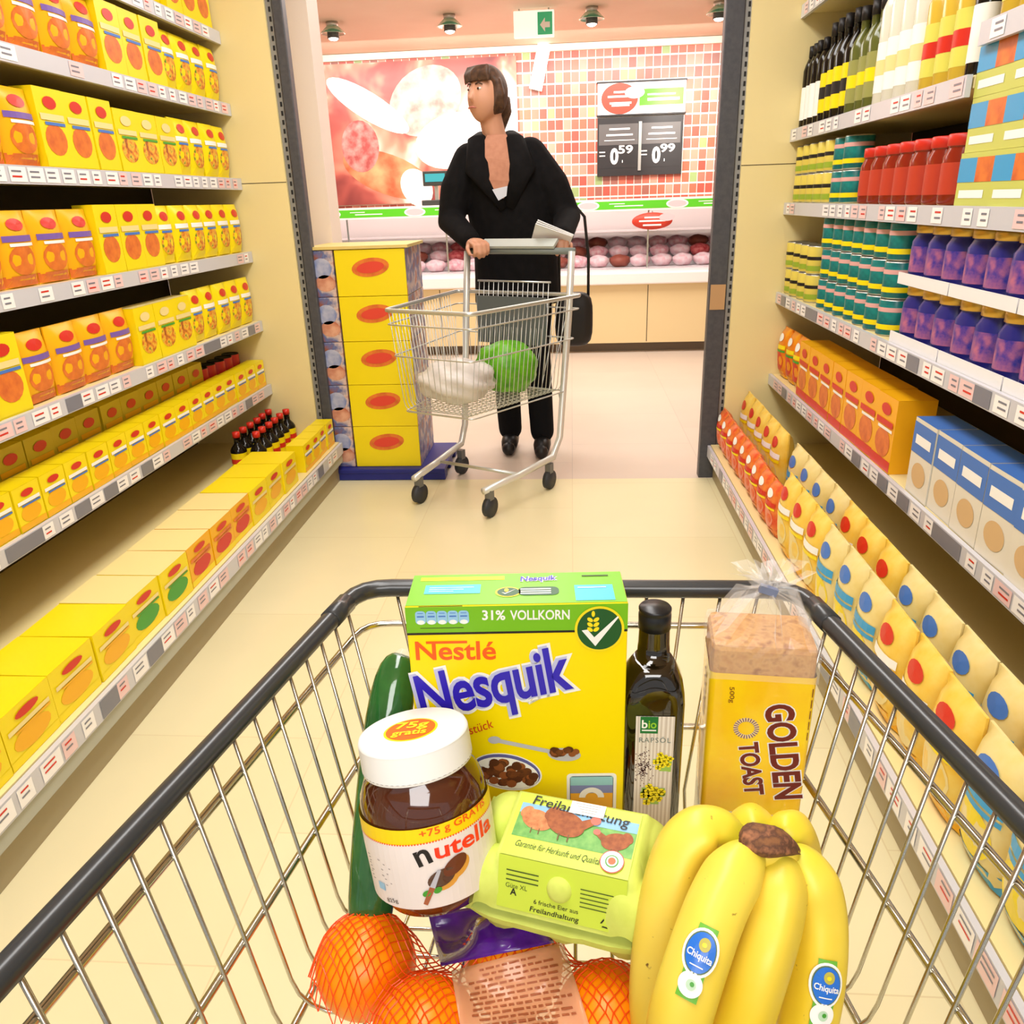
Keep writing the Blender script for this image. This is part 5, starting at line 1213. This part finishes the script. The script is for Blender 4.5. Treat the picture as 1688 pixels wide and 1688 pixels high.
for k in range(5): mb.rect(.068, SL * (.66 - k * .08), .094 - (k % 2) * .004, SL * (.68 - k * .08), gf(.0008), mat('label_darkgreen', ()))
mb.text('6 frische Eier aus', .031, SL * .2, .0048, gf(.0008), BLK, bold=.004, width=.036); mb.text('Freilandhaltung', .028, SL * .045, .0056, gf(.0008), BLK, bold=.01, shear=.15, width=.04)
for k in range(3):
    a = radians(30 + 120 * k); mb.poly([(.0885 + r * cos(a + q), SL * .14 + r * sin(a + q)) for r, q in ((.0026, -.75), (.004, -.75), (.004, .6), (.0026, .6))], gf(.0008), BLK)
mb.build('paper_label', eg_)['label'] = 'printed lime label with hens in a meadow'
mb = MB(); lc = fs_(.051, SL * .56, 0); lR = Matrix((fs_.ex, fs_.ey, fs_.n)).transposed()
mb.lathe([(0, .005), (.006, .0046), (.009, .003), (.0102, .0002)], PULP, 28); mb.v = [tuple(EL(lc + lR @ V(p))) for p in mb.v]; mb.build('latch_knob', eg_)

# ---- bananas
BAN = mat('banana_yellow', (238, 206, 48), .38, noise=(243, 220, 92), scale=9); BANG = None
nt = BAN.node_tree; b_s = nt.nodes['Principled BSDF']
src = b_s.inputs['Base Color'].links[0].from_socket
at = nt.nodes.new('ShaderNodeAttribute'); at.attribute_name = 'ripe'; mx = nt.nodes.new('ShaderNodeMixRGB'); mx.inputs[2].default_value = lin((190, 200, 40)) + (1,)
nt.links.new(at.outputs['Fac'], mx.inputs['Fac']); nt.links.new(src, mx.inputs[1])
sp = nt.nodes.new('ShaderNodeTexNoise'); sp.inputs['Scale'].default_value = 140; spr = nt.nodes.new('ShaderNodeValToRGB'); spr.color_ramp.elements[0].position = .72; spr.color_ramp.elements[1].position = .78
tcx = nt.nodes.new('ShaderNodeTexCoord'); nt.links.new(tcx.outputs['Object'], sp.inputs['Vector']); nt.links.new(sp.outputs['Fac'], spr.inputs['Fac'])
mx2 = nt.nodes.new('ShaderNodeMixRGB'); mx2.inputs[2].default_value = lin((120, 85, 30)) + (1,); nt.links.new(spr.outputs['Color'], mx2.inputs['Fac']); nt.links.new(mx.outputs['Color'], mx2.inputs[1]); nt.links.new(mx2.outputs['Color'], b_s.inputs['Base Color'])
bc = D(1262, 1388, .555)
bn = thing('banana_bunch', 'bunch of yellow bananas with brown crown at the right front', 'bananas', (bc.x, bc.y, ZF)); bl_ = V((bc.x, bc.y, ZF))
def spline(P, n=18):
    out = []; P = [P[0] * 2 - P[1]] + P + [P[-1] * 2 - P[-2]]
    for i in range(1, len(P) - 2):
        for k in range(n // (len(P) - 3)):
            t = k / (n // (len(P) - 3)); a, b1, c, d = P[i - 1], P[i], P[i + 1], P[i + 2]
            out.append(.5 * ((2 * b1) + (c - a) * t + (2 * a - 5 * b1 + 4 * c - d) * t * t + (3 * b1 - a - 3 * c + d) * t ** 3))
    return out + [P[-2]]
def banana(pix, rm=.0205, neck=.3):
    pts = spline([D(*p) for p in pix], 30); n = len(pts); R = []
    for i in range(n):
        q = i / (n - 1); R.append(rm * min(1, neck + (1 - neck) * min(1, q / .28) ** .8) * (1 if q < .75 else max(.15, sqrt(max(0, 1 - ((q - .75) / .262) ** 2)))))
    mb = MB(); mb.tube([p - bl_ for p in pts], R, BAN, 20, sides=.075); o = mb.build('banana', bn, sub=1)
    at_ = o.data.attributes.new('ripe', 'FLOAT', 'POINT')
    for i in range(len(at_.data)):
        q = (i // 20) / (n - 1); at_.data[i].value = max(0, .75 - q * 3.2)
    return pts, R
b1 = banana([(1228, 1392, .575), (1180, 1368, .585), (1128, 1400, .585), (1098, 1500, .58), (1082, 1640, .585), (1082, 1780, .60)], .0225)
b2 = banana([(1246, 1402, .56), (1222, 1425, .545), (1185, 1490, .53), (1150, 1585, .515), (1118, 1690, .51), (1095, 1800, .53)], .0215)
b3 = banana([(1268, 1408, .558), (1284, 1440, .55), (1276, 1510, .54), (1250, 1600, .528), (1212, 1720, .53), (1190, 1810, .545)], .0205)
b4 = banana([(1295, 1402, .562), (1328, 1432, .56), (1348, 1500, .558), (1346, 1600, .55), (1325, 1710, .55), (1300, 1800, .56)], .0205)
b5 = banana([(1246, 1384, .58), (1240, 1364, .60), (1238, 1380, .632), (1235, 1440, .655), (1228, 1540, .665)], .019, .5)
b6 = banana([(1284, 1386, .58), (1302, 1370, .59), (1316, 1400, .612), (1322, 1460, .62), (1312, 1560, .62)], .0175, .5)
CRN = mat('crown_brown', (135, 90, 55), .8, noise=[(95, 62, 45), (165, 110, 75)], scale=120, bump=.8)
mb = MB(); cpt = [D(1217, 1378, .552), D(1240, 1382, .546), D(1266, 1386, .545), D(1292, 1386, .548), D(1322, 1408, .556)]
mb.tube([p - bl_ for p in cpt], [.0085, .0125, .0125, .0115, .0015], CRN, 14, flat=.8)
rn = random.Random(4); mb.v = [tuple(V(p) + V((rn.uniform(-1, 1), rn.uniform(-1, 1), rn.uniform(-1, 1))) * .0021) for p in mb.v]
mb.build('crown', bn, sub=1)['label'] = 'dry brown crown'
mb = MB(); mb.tube([p - bl_ for p in spline([D(1232, 1398, .56), D(1265, 1408, .553), D(1300, 1402, .56)], 8)], .0105, BAN, 14); mb.build('stem_base', bn)
def bsticker(pts, R, q, along, cw, lab):
    """oval fruit sticker wrapped round a banana; cw = turn towards the right"""
    i = int(q * (len(pts) - 1)); c = pts[i] - bl_; T = (pts[i + 1] - pts[i - 1]).normalized(); toC = (EYE - pts[i]); toC = (toC - T * toC.dot(T)).normalized()
    S = T.cross(toC); N0 = toC
    def f(x, y, e=0):
        j = min(max(i + y / (pts[i + 1] - pts[i]).length * -1, 0), len(pts) - 1.001); j0 = int(j); p = pts[j0].lerp(pts[min(j0 + 1, len(pts) - 1)], j - j0) - bl_
        a = x / R[i] + cw; return p + (N0 * cos(a) + S * sin(a) * -1 * -1) * (R[i] + .0006 + e)
    sgn = 1 if S.dot(RT) > 0 else -1
    g = lambda e: (lambda x, y: f(x * sgn, y, e))
    mb = MB(); BS = mat('sticker_blue', (40, 115, 215), .3); SG = mat('sticker_green', (110, 185, 60), .35)
    def strip(x0, y0, x1, y1, m, e):
        for k in range(6): a, b_ = x0 + (x1 - x0) * k / 6, x0 + (x1 - x0) * (k + 1) / 6; mb.quad(g(e)(a, y0), g(e)(b_, y0), g(e)(b_, y1), g(e)(a, y1), m)
    def ov(cx, cy, rx, ry, m, e):
        for ring in range(3):
            pass
        vs_ = [g(e)(cx, cy)]; n = 28; fsx = []
        for r_ in (.5, 1.0):
            for k in range(n): a = 2 * pi * k / n; vs_.append(g(e)(cx + rx * r_ * cos(a), cy + ry * r_ * sin(a)))
        fsx = [(0, 1 + k, 1 + (k + 1) % n) for k in range(n)] + [(1 + k, 1 + n + k, 1 + n + (k + 1) % n, 1 + (k + 1) % n) for k in range(n)]
        mb.add(vs_, fsx, m)
    strip(-.0062, .0105, .0062, .0165, SG, 0); strip(-.0068, -.0285, .0068, -.0105, SG, 0)
    ov(0, 0, .0112, .0148, WHT, .0003); ov(0, 0, .0095, .013, mat('sticker_ring', (95, 120, 80), .4), .0006); ov(0, 0, .0087, .0122, BS, .0009)
    ov(.001, .0052, .0034, .0042, mat('sticker_gold', (190, 180, 70), .4), .0012); ov(.0008, .005, .0014, .0014, YEL, .0015)
    mb.text('Chiquita', 0, -.0038, .0058, g(.0014), WHT, bold=.02, width=.0155, align='C', rot=-.05); strip(-.004, -.0085, .004, -.0078, WHT, .0013)
    ov(0, -.0195, .0075, .0075, WHT, .0006); ov(.0005, -.0195, .003, .0032, mat('sticker_pale', (190, 220, 190), .4), .0009); ov(.001, -.019, .0013, .0014, GRN, .0012)
    o = mb.build('sticker', bn); o['label'] = lab
bsticker(b2[0], b2[1], .595, 0, 0.0, 'blue oval sticker')
bsticker(b4[0], b4[1], .62, 0, -.35, 'blue oval sticker')

# ================================================================ HANDBAG AT THE WOMAN'S SIDE
hbq = atY(946, 548, 3.93); hg = thing('handbag', 'black handbag hanging at the hip of the woman in the dark coat', 'handbag', (hbq.x, 3.93, .5))
HBM = mat('bag_black', (26, 24, 26), .5)
mb = MB(); mb.ball((0, 0, .13), (.1, .06, .14), HBM, 24, 14, fn=lambda d: (abs(d.x) ** 4 + abs(d.y) ** 4 + abs(d.z) ** 4) ** -.25 * .92); mb.build('pouch', hg)
MB().tube([(-.07, 0, .24), (-.07, 0, .42), (-.06, -.05, .62), (0, -.06, .66), (.05, -.04, .6), (.07, 0, .42), (.07, 0, .24)], .007, HBM, 8).build('strap', hg)
